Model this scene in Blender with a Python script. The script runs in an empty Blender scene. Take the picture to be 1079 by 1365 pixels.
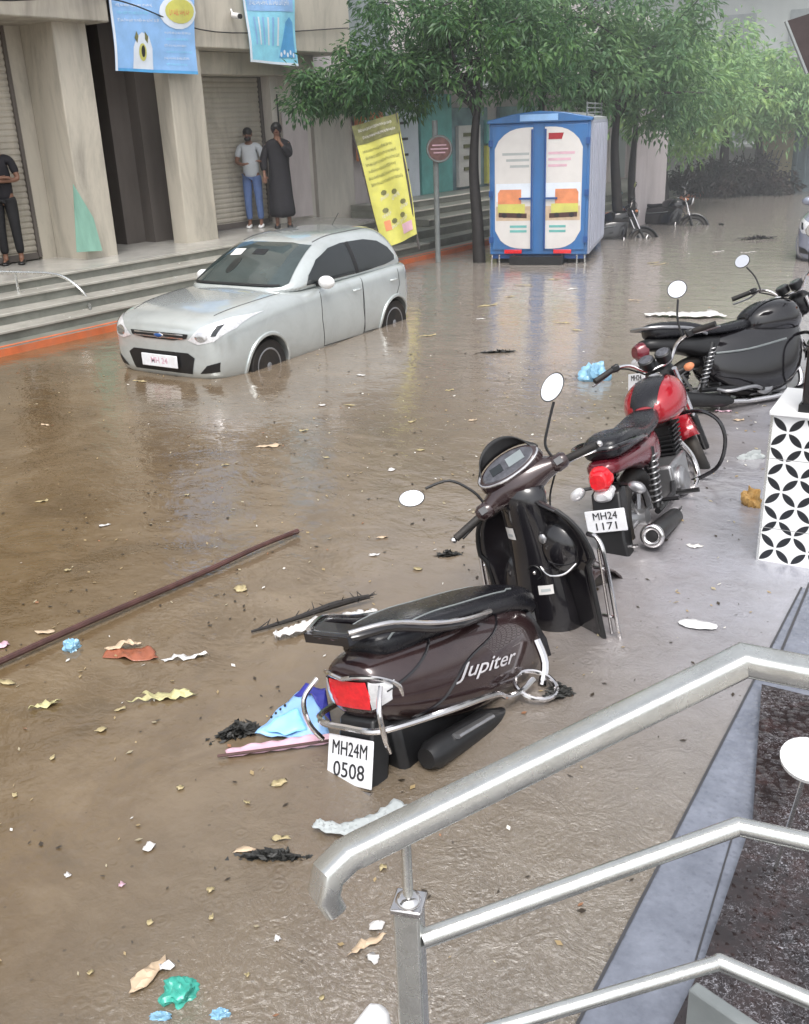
import bpy, bmesh, math, random
from math import sin, cos, pi, radians, sqrt, atan2
from mathutils import Vector, Matrix, Euler
from mathutils.bvhtree import BVHTree
random.seed(7)
HAZE = .012
S = bpy.context.scene
COL = S.collection

# ------------------------------------------------------------------ camera
PW, PH = 1079.0, 1365.0
CX, CY, F = 539.5, 682.5, 1300.0
PITCH, ROLL, HC, YAW = 0.381, 0.041, 2.35, 0.5655
fw = Vector((0, cos(PITCH), -sin(PITCH))); dn = Vector((0, -sin(PITCH), -cos(PITCH))); rt = Vector((1, 0, 0))
R2 = rt * cos(ROLL) + dn * sin(ROLL); D2 = -rt * sin(ROLL) + dn * cos(ROLL)
ZR = Matrix.Rotation(YAW, 3, 'Z')
fw, R2, D2 = ZR @ fw, ZR @ R2, ZR @ D2
EYE = Vector((0, 0, HC))
def ray(px, py): return R2 * (px - CX) + D2 * (py - CY) + fw * F
def G(px, py, z=0.0):
    r = ray(px, py); return EYE + r * ((z - HC) / r.z)
def AX(px, py, x):
    r = ray(px, py); return EYE + r * (x / r.x)
def AY(px, py, y):
    r = ray(px, py); return EYE + r * (y / r.y)
def AD(px, py, d): return EYE + ray(px, py) * (d / F)

cd = bpy.data.cameras.new('camera'); cam = bpy.data.objects.new('camera', cd); COL.objects.link(cam)
cd.sensor_fit = 'HORIZONTAL'; cd.sensor_width = 36.0; cd.lens = F / PW * 36.0
cd.clip_start = 0.05; cd.clip_end = 2000
cam.matrix_world = Matrix.Translation(EYE) @ Matrix((R2, -D2, -fw)).transposed().to_4x4()
S.camera = cam

# ------------------------------------------------------------------ materials
def lin(c):
    return tuple(((v / 255) / 12.92 if v / 255 <= 0.04045 else ((v / 255 + 0.055) / 1.055) ** 2.4) for v in c)
class NT:
    def __init__(s, name):
        s.m = bpy.data.materials.new(name); s.m.use_nodes = True; s.t = s.m.node_tree; s.N = s.t.nodes; s.L = s.t.links
        s.b = s.N['Principled BSDF']
    def n(s, k, **kw):
        x = s.N.new(k)
        for a, v in kw.items():
            if a.startswith('_'): x.inputs[a[1:].replace('_', ' ')].default_value = v
            else: setattr(x, a, v)
        return x
    def l(s, a, b): s.L.new(a, b)
    def math(s, op, a, b=None, c=None):
        x = s.N.new('ShaderNodeMath'); x.operation = op
        for i, v in enumerate((a, b, c)):
            if v is None: continue
            if isinstance(v, (int, float)): x.inputs[i].default_value = v
            else: s.L.new(v, x.inputs[i])
        return x.outputs[0]
    def mix(s, fac, a, b, mode='MIX'):
        x = s.N.new('ShaderNodeMix'); x.data_type = 'RGBA'; x.blend_type = mode
        for i, v in ((0, fac), (6, a), (7, b)):
            if isinstance(v, (int, float)): x.inputs[i].default_value = v
            elif isinstance(v, tuple): x.inputs[i].default_value = (*v[:3], 1)
            else: s.L.new(v, x.inputs[i])
        return x.outputs[2]
    def noise(s, vec, scale, detail=4, rough=.55, dist=0):
        x = s.N.new('ShaderNodeTexNoise'); x.inputs['Scale'].default_value = scale; x.inputs['Detail'].default_value = detail
        x.inputs['Roughness'].default_value = rough; x.inputs['Distortion'].default_value = dist
        if vec is not None: s.L.new(vec, x.inputs['Vector'])
        return x.outputs['Fac']
    def ramp(s, fac, p0, p1):
        x = s.N.new('ShaderNodeMapRange'); x.clamp = True
        x.inputs[1].default_value = p0; x.inputs[2].default_value = p1
        s.L.new(fac, x.inputs[0]); return x.outputs[0]
    def bump(s, h, strength, dist=.01, nrm=None):
        x = s.N.new('ShaderNodeBump'); x.inputs['Strength'].default_value = strength; x.inputs['Distance'].default_value = dist
        s.L.new(h, x.inputs['Height'])
        if nrm is not None: s.L.new(nrm, x.inputs['Normal'])
        s.L.new(x.outputs[0], s.b.inputs['Normal']); return x.outputs[0]
    def obj(s): return s.n('ShaderNodeTexCoord').outputs['Object']
    def pos(s): return s.n('ShaderNodeNewGeometry').outputs['Position']
MATS = {}
def mat(name, col, rough=.5, metal=0.0, var=.18, scale=5.0, bump=0.0, bs=60.0, coat=0.0, rvar=.12, dirt=None, dirt_amt=.0, streak=False, trans=0.0):
    if name in MATS: return MATS[name]
    k = NT(name); o = k.obj()
    if streak:
        mp = k.n('ShaderNodeMapping'); mp.inputs['Scale'].default_value = (2.2, 2.2, .5); k.l(o, mp.inputs[0]); ov = mp.outputs[0]
    else: ov = o
    f1 = k.noise(ov, scale, 5, .6)
    c = k.mix(k.ramp(f1, .25, .75), tuple(v * (1 - var) for v in col), tuple(min(1, v * (1 + var)) for v in col))
    if dirt:
        f2 = k.noise(ov, scale * .6, 6, .7, .6)
        c = k.mix(k.math('MULTIPLY', k.ramp(f2, .45, .75), dirt_amt), c, dirt)
    k.l(c, k.b.inputs['Base Color'])
    k.l(k.math('ADD', k.math('MULTIPLY', k.noise(o, scale * 2.3, 3), rvar), max(0, rough - rvar / 2)), k.b.inputs['Roughness'])
    k.b.inputs['Metallic'].default_value = metal
    k.b.inputs['Coat Weight'].default_value = coat
    k.b.inputs['Transmission Weight'].default_value = trans
    if bump > 0: k.bump(k.noise(o, bs, 5), bump, .004)
    MATS[name] = k.m; return k.m

def flood_water():
    k = NT('muddy_water'); p = k.pos()
    sep = k.n('ShaderNodeSeparateXYZ'); k.l(p, sep.inputs[0]); x, y = sep.outputs[0], sep.outputs[1]
    big = k.noise(p, .5, 5, .6, .4)
    # thin film over grey paving near the right bank, reflected sky painted in
    edge = k.math('ADD', x, k.math('MULTIPLY', k.math('SUBTRACT', big, .5), 1.3))
    film = k.ramp(edge, -2.5, -.85)
    n2 = k.noise(p, 2.4, 6, .65, .3)
    mud = k.mix(k.ramp(n2, .3, .72), (.100, .064, .029), (.150, .102, .052))
    mud = k.mix(k.ramp(k.noise(p, 14, 4, .7), .55, .75), mud, (.14, .10, .06))
    sw = k.noise(p, .9, 6, .62, 2.2)  # silt swirls that also paint ripple brightness into the mud
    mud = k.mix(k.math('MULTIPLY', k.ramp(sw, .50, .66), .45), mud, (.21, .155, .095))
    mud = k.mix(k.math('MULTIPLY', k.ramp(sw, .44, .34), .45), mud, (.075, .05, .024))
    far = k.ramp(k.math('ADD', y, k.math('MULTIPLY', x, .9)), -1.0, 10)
    mud = k.mix(k.math('MULTIPLY', far, .85), mud, (.34, .31, .285))  # far water paled in its base colour to stand for reflected sky
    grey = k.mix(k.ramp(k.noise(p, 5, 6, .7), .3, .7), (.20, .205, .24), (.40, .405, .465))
    grey = k.mix(k.ramp(y, 2.6, 4.6), k.mix(k.ramp(k.noise(p, 5, 6, .7), .3, .7), (.115, .092, .060), (.195, .165, .122)), k.mix(k.ramp(k.noise(p, 3, 6, .7), .3, .7), (.22, .225, .26), (.36, .37, .43)))  # brown near, paler beyond: sky reflection put into the film colour
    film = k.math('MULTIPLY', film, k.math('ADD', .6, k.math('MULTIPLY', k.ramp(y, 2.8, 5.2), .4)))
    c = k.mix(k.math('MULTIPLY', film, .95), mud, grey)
    spl = k.math('MULTIPLY', k.ramp(k.noise(p, 95, 5, .85, .8), .55, .68), k.math('MULTIPLY', k.ramp(y, 5.5, 2.5), k.ramp(x, -2.0, -1.2)))
    c = k.mix(k.math('MULTIPLY', spl, .30), c, (.50, .49, .50))
    # fine drifting grit
    v = k.n('ShaderNodeTexVoronoi', feature='F1'); v.inputs['Scale'].default_value = 9; k.l(p, v.inputs['Vector'])
    grit = k.ramp(v.outputs['Distance'], .045, .02)
    vv = k.n('ShaderNodeSeparateXYZ'); k.l(v.outputs['Color'], vv.inputs[0])
    grit = k.math('MULTIPLY', grit, k.ramp(vv.outputs[0], .80, .86))
    c = k.mix(k.math('MULTIPLY', grit, .75), c, (.42, .36, .27))
    v = k.n('ShaderNodeTexVoronoi', feature='F1'); v.inputs['Scale'].default_value = 22; k.l(p, v.inputs['Vector'])
    vv = k.n('ShaderNodeSeparateXYZ'); k.l(v.outputs['Color'], vv.inputs[0])
    g2 = k.math('MULTIPLY', k.ramp(v.outputs['Distance'], .16, .10), k.ramp(vv.outputs[0], .90, .93))
    c = k.mix(k.math('MULTIPLY', g2, .6), c, (.06, .042, .025))
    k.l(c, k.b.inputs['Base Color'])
    k.b.inputs['Roughness'].default_value = .035; k.l(k.math('ADD', 1.55, k.math('MULTIPLY', film, .60)), k.b.inputs['IOR'])
    k.b.inputs['Specular IOR Level'].default_value = 1.0
    # ripples: long soft waves, chop, raindrop rings
    mp = k.n('ShaderNodeMapping'); mp.inputs['Rotation'].default_value = (0, 0, .5); mp.inputs['Scale'].default_value = (1.5, 2.3, 1); k.l(p, mp.inputs[0])
    w1 = k.noise(mp.outputs[0], 1.6, 4, .6, .3)
    w2 = k.noise(mp.outputs[0], 9, 3, .6, .4)
    rings = None
    for sc, off in ((3.1, 0.0), (4.6, 3.7), (6.5, 8.1)):
        m2 = k.n('ShaderNodeMapping'); m2.inputs['Location'].default_value = (off, off * 1.7, 0); k.l(p, m2.inputs[0])
        v = k.n('ShaderNodeTexVoronoi', feature='F1', voronoi_dimensions='2D'); v.inputs['Scale'].default_value = sc; k.l(m2.outputs[0], v.inputs['Vector'])
        vc = k.n('ShaderNodeSeparateXYZ'); k.l(v.outputs['Color'], vc.inputs[0])
        d = v.outputs['Distance']
        s_ = k.math('SINE', k.math('ADD', k.math('MULTIPLY', d, 48), k.math('MULTIPLY', vc.outputs[0], 6)))
        env = k.math('MULTIPLY', k.ramp(d, .36, .04), k.ramp(vc.outputs[1], .35, .8))
        s_ = k.math('MULTIPLY', s_, env)
        rings = s_ if rings is None else k.math('ADD', rings, s_)
    dd = k.math('MULTIPLY', k.noise(p, 42, 5, .8, 1.5), 2.2)
    near = k.math('MULTIPLY', k.ramp(y, 6.5, 2.5), k.ramp(x, -2.6, -1.2))
    h = k.math('ADD', k.math('MULTIPLY', w1, 1.1), k.math('MULTIPLY', k.math('MULTIPLY', w2, k.ramp(k.noise(p, .35, 3), .35, .65)), .30))
    h = k.math('ADD', h, k.math('MULTIPLY', rings, k.math('ADD', .03, k.math('MULTIPLY', near, .075))))
    h = k.math('ADD', h, k.math('MULTIPLY', k.math('MULTIPLY', dd, near), .26))
    h = k.math('ADD', h, k.math('MULTIPLY', k.math('MULTIPLY', k.noise(p, 5, 4, .65, 1.5), near), 1.5))
    k.bump(h, .62, .018)
    return k.m

def paving(name, base, a, b, speck=0):
    k = NT(name); p = k.pos()
    c = k.mix(k.ramp(k.noise(p, 6, 6, .7), .3, .7), a, b)
    if speck:
        v = k.noise(p, 75, 5, .85, 1.2)
        big = k.ramp(k.noise(p, 4.5, 4, .7), .42, .62)
        c = k.mix(k.math('MULTIPLY', k.math('MULTIPLY', k.ramp(v, .53, .62), big), speck * 2), c, (.55, .55, .60))
        v = k.noise(p, 7, 5, .8)
        c = k.mix(k.math('MULTIPLY', k.ramp(v, .52, .66), .6), c, (.05, .026, .024))
    k.l(c, k.b.inputs['Base Color'])
    r = k.noise(p, 3.5, 4); k.l(k.math('ADD', .04, k.math('MULTIPLY', r, .12)), k.b.inputs['Roughness'])
    k.b.inputs['Specular IOR Level'].default_value = .8
    v = k.n('ShaderNodeTexVoronoi', feature='F1', voronoi_dimensions='2D'); v.inputs['Scale'].default_value = 26; k.l(p, v.inputs['Vector'])
    h = k.math('ADD', k.ramp(v.outputs['Distance'], .4, .05), k.math('MULTIPLY', k.noise(p, 12, 4), 1.5))
    k.bump(h, .35, .006)
    return k.m

def leaf_mat(name, c1, c2, c3):
    k = NT(name); g = k.n('ShaderNodeNewGeometry'); ri = g.outputs['Random Per Island']
    c = k.mix(ri, c1, c2)
    c = k.mix(k.ramp(k.noise(g.outputs['Position'], 1.1, 4, .6), .38, .66), c, c3)
    k.l(c, k.b.inputs['Base Color']); k.b.inputs['Roughness'].default_value = .42
    k.b.inputs['Subsurface Weight'].default_value = 0
    tr = k.n('ShaderNodeBsdfTranslucent'); k.l(c, tr.inputs[0]); ms = k.n('ShaderNodeMixShader'); ms.inputs[0].default_value = .35
    k.l(k.b.outputs[0], ms.inputs[1]); k.l(tr.outputs[0], ms.inputs[2]); k.l(ms.outputs[0], k.N['Material Output'].inputs[0])
    return k.m

def petal_tile():
    k = NT('petal_tile'); o = k.obj(); sep = k.n('ShaderNodeSeparateXYZ'); k.l(o, sep.inputs[0])
    A = .118
    u = k.math('DIVIDE', k.math('ADD', sep.outputs[0], sep.outputs[2]), A * 1.414)
    v = k.math('DIVIDE', k.math('SUBTRACT', sep.outputs[0], sep.outputs[2]), A * 1.414)
    fx = k.math('ABSOLUTE', k.math('SUBTRACT', k.math('FRACT', u), .5)); fy = k.math('ABSOLUTE', k.math('SUBTRACT', k.math('FRACT', v), .5))
    mx = k.math('MAXIMUM', fx, fy); mn = k.math('MINIMUM', fx, fy)
    a = k.math('SUBTRACT', 1.0, mx)
    d = k.math('ADD', k.math('MULTIPLY', a, a), k.math('MULTIPLY', mn, mn))
    c = k.mix(k.ramp(d, .445, .425), (.80, .80, .80), (.014, .016, .020))
    g = k.math('ABSOLUTE', k.math('SUBTRACT', k.math('FRACT', k.math('DIVIDE', sep.outputs[2], .40)), .5))
    c = k.mix(k.ramp(g, .006, .003), c, (.3, .3, .3))
    k.l(c, k.b.inputs['Base Color']); k.b.inputs['Roughness'].default_value = .12
    k.bump(k.noise(o, 40, 3), .08, .004)
    return k.m

M = {}
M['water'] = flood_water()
M['asphalt'] = mat('asphalt', (.05, .048, .045), .8, bump=.6)
M['slab'] = paving('wet_grey_slab', 0, (.12, .132, .165), (.21, .228, .275))
M['granite'] = paving('wet_black_granite', 0, (.008, .006, .006), (.034, .022, .021), .28)
M['joint'] = mat('joint', (.05, .05, .055), .5)
M['concrete'] = mat('concrete', (.37, .34, .285), .65, var=.2, scale=1.6, bump=.35, bs=30, dirt=(.12, .11, .095), dirt_amt=.75, streak=True)
M['pillar'] = mat('pillar_plaster', (.50, .46, .385), .7, var=.07, scale=1.4, bump=.3, bs=25, dirt=(.16, .15, .13), dirt_amt=.7, streak=True)
M['pale'] = mat('pale_plaster', (.66, .62, .56), .7, var=.1, scale=1.2, bump=.2, bs=20, dirt=(.28, .27, .25), dirt_amt=.5, streak=True)
M['pinkwall'] = mat('pink_plaster', (.62, .56, .56), .75, var=.1, scale=1.2, dirt=(.35, .3, .3), dirt_amt=.5, streak=True)
M['step'] = mat('step_stone', (.20, .205, .18), .35, var=.25, scale=2.5, bump=.3, bs=30, dirt=(.09, .09, .075), dirt_amt=.6)
M['steptop'] = mat('step_nosing', (.40, .385, .345), .25, var=.15, scale=3, dirt=(.2, .19, .16), dirt_amt=.5)
M['floor'] = mat('platform_floor', (.42, .41, .38), .18, var=.15, scale=2, dirt=(.22, .21, .19), dirt_amt=.5)
M['shutter'] = mat('shutter_steel', (.50, .46, .39), .5, metal=.15, var=.12, scale=1.5, dirt=(.18, .16, .13), dirt_amt=.6, streak=True)
M['shadeblack'] = mat('shade_black', (.012, .011, .012), .6)  # near black colour painting in the shade of the doorway and hollows
M['dim'] = mat('shaded_plaster', (.12, .105, .095), .7, streak=True, scale=1.5)  # plaster darkened in its colour to paint the shade of recesses
M['orange'] = mat('orange_kerb_paint', (.62, .16, .06), .5, var=.2, scale=4, dirt=(.3, .2, .15), dirt_amt=.5)
M['car'] = mat('silver_car_paint', (.55, .59, .585), .2, metal=.45, var=.04, scale=3, coat=.8, rvar=.1, dirt=(.30, .29, .27), dirt_amt=.35)
M['glass'] = mat('dark_window', (.012, .016, .018), .06, var=.2, scale=2, coat=.5, rvar=.04)
M['wshield'] = mat('windscreen_glass', (.035, .05, .05), .07, var=.5, scale=1.8, coat=.6, rvar=.04)
M['black'] = mat('black_plastic', (.012, .012, .013), .38, var=.3, scale=14, bump=.1)
M['gblack'] = mat('gloss_black', (.010, .009, .011), .14, var=.3, scale=9, coat=.6)
M['rubber'] = mat('tyre_rubber', (.014, .013, .013), .6, bump=.4, bs=90, dirt=(.09, .07, .05), dirt_amt=.5)
M['seat'] = mat('seat_vinyl', (.010, .010, .013), .26, var=.3, scale=12, bump=.25, bs=200)
M['chrome'] = mat('chrome', (.72, .70, .70), .13, metal=1, var=.08, scale=8, rvar=.1)
M['steel'] = mat('brushed_steel', (.70, .71, .69), .26, metal=.9, var=.10, scale=12, rvar=.22, bump=.1, bs=150, dirt=(.33, .33, .30), dirt_amt=.4)
M['alloy'] = mat('grey_alloy', (.35, .35, .36), .32, metal=.8, scale=12)
M['maroon'] = mat('brown_maroon_paint', (.036, .019, .020), .22, metal=.3, var=.12, scale=6, coat=1, rvar=.1, dirt=(.09, .06, .05), dirt_amt=.4)
M['redpaint'] = mat('red_paint', (.36, .010, .020), .22, metal=.2, var=.15, scale=6, coat=1)
M['darkred'] = mat('dark_red_paint', (.14, .01, .02), .25, metal=.2, coat=.8)
M['redlens'] = mat('red_lens', (.72, .010, .020), .12, var=.25, scale=40, coat=.8)
M['clearlens'] = mat('clear_lens', (.72, .72, .74), .12, metal=.3, var=.25, scale=30, coat=.8)
M['mirror'] = mat('mirror_face', (.74, .75, .78), .05, metal=.85, var=.05)
M['white'] = mat('white_plastic', (.78, .78, .78), .3, var=.06)
M['plate'] = mat('number_plate_white', (.74, .75, .78), .35, var=.08, scale=20, dirt=(.5, .45, .4), dirt_amt=.4)
M['ink'] = mat('black_ink', (.015, .015, .018), .5)
M['silverletter'] = mat('silver_letter', (.78, .76, .78), .3, metal=.5)
M['dial'] = mat('dial_face', (.06, .06, .07), .15, var=.6, scale=30, coat=1)
M['blue'] = mat('truck_blue', (.030, .145, .38), .36, var=.15, scale=3, coat=.4, dirt=(.08, .14, .25), dirt_amt=.5, streak=True)
M['blue2'] = mat('truck_blue_dark', (.02, .08, .26), .35, var=.15, scale=3)
M['truckside'] = mat('truck_side_white', (.42, .44, .52), .5, var=.1, scale=2, dirt=(.35, .35, .4), dirt_amt=.5, streak=True)
M['poster'] = mat('poster_cream', (.66, .64, .62), .45, var=.08, scale=3)
M['bark'] = mat('wet_bark', (.020, .017, .016), .6, var=.4, scale=14, bump=.8, bs=40)
M['bark2'] = mat('far_bark', (.05, .043, .04), .7, var=.4, scale=14)  # paler than the near bark: distance haze painted in
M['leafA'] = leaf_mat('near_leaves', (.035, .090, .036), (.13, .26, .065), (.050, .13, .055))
M['leafB'] = leaf_mat('mid_leaves', (.07, .15, .07), (.21, .35, .12), (.10, .21, .10))  # lighter than the near leaves, some haze painted into the green
M['leafC'] = leaf_mat('far_leaves', (.20, .36, .16), (.44, .62, .21), (.23, .41, .20))  # palest leaves: distance haze put into the colour
M['leafD'] = leaf_mat('dark_bush_leaves', (.03, .045, .038), (.06, .075, .06), (.075, .05, .045))
M['skin'] = mat('skin', (.19, .095, .06), .5, var=.08)
M['hair'] = mat('hair', (.008, .007, .007), .55)
M['tshirt'] = mat('pale_tshirt', (.46, .49, .52), .85, var=.1, bump=.3)
M['jeans'] = mat('blue_jeans', (.10, .16, .34), .8, var=.25, bump=.3)
M['robe'] = mat('black_cloth', (.014, .013, .017), .8, var=.3, bump=.3)
M['trousers'] = mat('dark_trousers', (.012, .012, .014), .75, var=.3)
M['leafY'] = mat('yellow_leaf', (.40, .33, .18), .5, var=.35, scale=20)
M['paperw'] = mat('wet_paper_white', (.68, .66, .64), .4, var=.12, scale=12)
M['card'] = mat('wet_cardboard', (.55, .42, .29), .55, var=.2, scale=10)
M['redbag'] = mat('brown_red_plastic', (.30, .10, .055), .3, var=.3, scale=8)
M['greenbag'] = mat('green_plastic_bag', (.05, .36, .28), .22, var=.3, scale=12, bump=.5, bs=30)
M['bluebag'] = mat('blue_plastic_bag', (.22, .42, .58), .2, var=.25, scale=12, bump=.5, bs=30)
M['straw'] = mat('pale_husk', (.50, .46, .24), .5, var=.3, scale=15)
M['grime'] = mat('dark_debris', (.022, .022, .020), .5, var=.5, scale=20, bump=.8, bs=60)
M['wood'] = mat('wet_brown_wood', (.075, .035, .03), .3, var=.4, scale=10, bump=.5, bs=50)
M['flexblue'] = mat('banner_blue', (.10, .36, .68), .35, var=.25, scale=3)
M['flexblue2'] = mat('banner_pale_blue', (.27, .48, .80), .35, var=.2, scale=3)
M['flexdeep'] = mat('banner_deep_blue', (.035, .04, .30), .35, var=.2)
M['flexwhite'] = mat('banner_white', (.70, .76, .84), .35, var=.08)
M['flexcyan'] = mat('banner_cyan', (.28, .66, .90), .35, var=.25, scale=3)
M['flexyellow'] = mat('banner_yellow', (.60, .58, .13), .5, var=.15, scale=4, dirt=(.42, .42, .2), dirt_amt=.5)
M['flexorange'] = mat('banner_orange', (.70, .26, .12), .5, var=.25)
M['flexpink'] = mat('banner_pink', (.66, .42, .50), .5, var=.2)
M['olive'] = mat('banner_print', (.16, .16, .06), .6, var=.4, scale=10)
M['teal'] = mat('sign_teal', (.14, .42, .40), .4, var=.3, scale=2)
M['rust'] = mat('rusty_sign', (.17, .085, .075), .6, var=.35, scale=14)
M['greypole'] = mat('weathered_grey_pole', (.22, .24, .24), .5, var=.2, scale=8)
M['greenglass'] = mat('pale_green_sheet', (.22, .40, .32), .3, var=.3, scale=2, streak=True)
M['shopglass'] = mat('shop_glass', (.20, .30, .34), .12, var=.6, scale=1.4)
M['haze'] = mat('hazy_concrete', (.40, .43, .43), .8, var=.12, scale=.7, streak=True)  # far walls with haze put into the colour, reused as plain grey
M['hazewin'] = mat('hazy_window', (.22, .25, .26), .4, var=.2)  # panes with haze put into the colour
M['cream'] = mat('cream_wall', (.64, .57, .42), .8, var=.15, scale=1)
M['bluegrey'] = mat('blue_grey_sheet', (.17, .23, .26), .6, var=.2, scale=1, streak=True)
M['awning'] = mat('dark_awning', (.06, .045, .045), .5, var=.3)
M['tile'] = petal_tile()
M['foam'] = mat('tan_foam', (.45, .27, .09), .6, var=.3, scale=25, bump=.5)

# ------------------------------------------------------------------ mesh helpers
def tagp(o, label=None, cat=None, group=None, kind=None):
    if label: o['label'] = label
    if cat: o['category'] = cat
    if group: o['group'] = group
    if kind: o['kind'] = kind
    return o
def thing(name, label, cat, loc=(0, 0, 0), rz=0.0, group=None, kind=None):
    o = bpy.data.objects.new(name, None); COL.objects.link(o); o.location = loc; o.rotation_euler = (0, 0, rz)
    o.empty_display_size = .1
    return tagp(o, label, cat, group, kind)
def kids(o): return [c for c in bpy.data.objects if c.parent == o]
def copy_tree(o, parent=None):
    c = o.copy(); COL.objects.link(c); c.parent = parent
    for ch in kids(o): copy_tree(ch, c)
    return c
def catmull(P, n=6, closed=False):
    P = [Vector(p) for p in P]; out = []; N = len(P)
    if N < 3: return P
    rng = range(N if closed else N - 1)
    for i in rng:
        if closed: a, b, c, d = P[(i - 1) % N], P[i], P[(i + 1) % N], P[(i + 2) % N]
        else: a, b, c, d = P[max(i - 1, 0)], P[i], P[i + 1], P[min(i + 2, N - 1)]
        for k in range(n):
            t = k / n
            out.append(.5 * ((2 * b) + (c - a) * t + (2 * a - 5 * b + 4 * c - d) * t * t + (3 * b - a - 3 * c + d) * t ** 3))
    if not closed: out.append(P[-1])
    return out
class MB:
    def __init__(s, xf=None): s.bm = bmesh.new(); s.xf = xf
    def V(s, p):
        p = Vector(p)
        if s.xf is not None: p = s.xf @ p
        return s.bm.verts.new(p)
    def F(s, vs):
        try: return s.bm.faces.new(vs)
        except ValueError: return None
    def box(s, c, size, rot=None, taper=1.0):
        c = Vector(c); hx, hy, hz = [v / 2 for v in size]; v = []
        for z in (-1, 1):
            k = taper if z > 0 else 1
            for x, y in ((-1, -1), (1, -1), (1, 1), (-1, 1)):
                p = Vector((x * hx * k, y * hy * k, z * hz))
                if rot is not None: p = rot @ p
                v.append(s.V(c + p))
        for f in ((3, 2, 1, 0), (4, 5, 6, 7), (0, 1, 5, 4), (1, 2, 6, 5), (2, 3, 7, 6), (3, 0, 4, 7)): s.F([v[i] for i in f])
        return s
    def loft(s, R): s.rings(R); return s
    def rings(s, R, closed=True, cap=True):
        vs = [[s.V(p) for p in r] for r in R]; n = len(vs[0])
        for a, b in zip(vs, vs[1:]):
            for i in range(n if closed else n - 1):
                s.F([a[i], a[(i + 1) % n], b[(i + 1) % n], b[i]])
        if cap and closed:
            s.F(list(reversed(vs[0]))); s.F(vs[-1])
        return vs
    def tube(s, P, r=.01, seg=8, smooth=0, closed=False, flat=1.0, up=(0, 0, 1), ex=2.0):
        if smooth: 
            P2 = catmull(P, smooth, closed)
            if isinstance(r, (list, tuple)):
                n = len(P2); m = len(r) - 1
                r = [r[min(int(i / (n - 1) * m), m - 1)] * (1 - (i / (n - 1) * m - min(int(i / (n - 1) * m), m - 1))) + r[min(int(i / (n - 1) * m), m - 1) + 1] * (i / (n - 1) * m - min(int(i / (n - 1) * m), m - 1)) for i in range(n)]
            P = P2
        P = [Vector(p) for p in P]; N = len(P)
        if not isinstance(r, (list, tuple)): r = [r] * N
        R = []; prev = None
        for i in range(N):
            if closed: t = (P[(i + 1) % N] - P[(i - 1) % N])
            else: t = P[min(i + 1, N - 1)] - P[max(i - 1, 0)]
            if t.length < 1e-9: t = Vector((0, 0, 1))
            t.normalize()
            if prev is None:
                u = Vector(up)
                if abs(u.dot(t)) > .95: u = Vector((1, 0, 0))
                a = t.cross(u).normalized()
            else:
                a = (prev - t * prev.dot(t)).normalized()
            prev = a; b = t.cross(a).normalized()
            q_ = [(cos(2 * pi * k / seg), sin(2 * pi * k / seg)) for k in range(seg)]
            if ex != 2.0: q_ = [((1 if x > 0 else -1) * abs(x) ** (2 / ex), (1 if y > 0 else -1) * abs(y) ** (2 / ex)) for x, y in q_]
            R.append([P[i] + a * (x * r[i]) + b * (y * r[i] * flat) for x, y in q_])
        if closed:
            vs = [[s.V(p) for p in q] for q in R]
            for i in range(N):
                A, B_ = vs[i], vs[(i + 1) % N]
                for k in range(seg): s.F([A[k], A[(k + 1) % seg], B_[(k + 1) % seg], B_[k]])
        else: s.rings(R)
        return s
    def lathe(s, prof, o=(0, 0, 0), ax=(0, 0, 1), seg=24, cap=True):
        o = Vector(o); ax = Vector(ax).normalized(); u = ax.orthogonal().normalized(); w = ax.cross(u)
        s.rings([[o + ax * h + (u * cos(2 * pi * k / seg) + w * sin(2 * pi * k / seg)) * max(r, 1e-4) for k in range(seg)] for r, h in prof], cap=cap)
        return s
    def torus(s, o, ax, R, r, seg=32, m=10, flat=1.0):
        o = Vector(o); ax = Vector(ax).normalized(); u = ax.orthogonal().normalized(); w = ax.cross(u)
        vs = []
        for i in range(seg):
            d = u * cos(2 * pi * i / seg) + w * sin(2 * pi * i / seg)
            vs.append([s.V(o + d * (R + r * cos(2 * pi * k / m)) + ax * (r * flat * sin(2 * pi * k / m))) for k in range(m)])
        for i in range(seg):
            A, B_ = vs[i], vs[(i + 1) % seg]
            for k in range(m): s.F([A[k], B_[k], B_[(k + 1) % m], A[(k + 1) % m]])
        return s
    def ball(s, c, r, seg=16, rg=10, rot=None):
        c = Vector(c); r = (r, r, r) if isinstance(r, (int, float)) else r
        R = []
        for j in range(1, rg):
            a = pi * j / rg; q = []
            for k in range(seg):
                p = Vector((sin(a) * cos(2 * pi * k / seg) * r[0], sin(a) * sin(2 * pi * k / seg) * r[1], -cos(a) * r[2]))
                q.append(c + (rot @ p if rot is not None else p))
            R.append(q)
        s.rings(R); return s
    def poly(s, P): s.F([s.V(p) for p in P]); return s
    def prism(s, P, vec):
        vec = Vector(vec); a = [s.V(p) for p in P]; b = [s.V(Vector(p) + vec) for p in P]; n = len(a)
        s.F(list(reversed(a))); s.F(b)
        for i in range(n): s.F([a[i], a[(i + 1) % n], b[(i + 1) % n], b[i]])
        return s
    def build(s, name, m, parent=None, smooth=True, bevel=0.0, sub=0, solid=0.0, ang=38, seg=2):
        bm = s.bm; bmesh.ops.recalc_face_normals(bm, faces=bm.faces)
        me = bpy.data.meshes.new(name); bm.to_mesh(me); bm.free()
        me.materials.append(m if not isinstance(m, str) else M[m])
        if smooth:
            me.polygons.foreach_set('use_smooth', [True] * len(me.polygons))
            if not sub: me.set_sharp_from_angle(angle=radians(ang))
        o = bpy.data.objects.new(name, me); COL.objects.link(o)
        if solid: d = o.modifiers.new('s', 'SOLIDIFY'); d.thickness = solid
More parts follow.
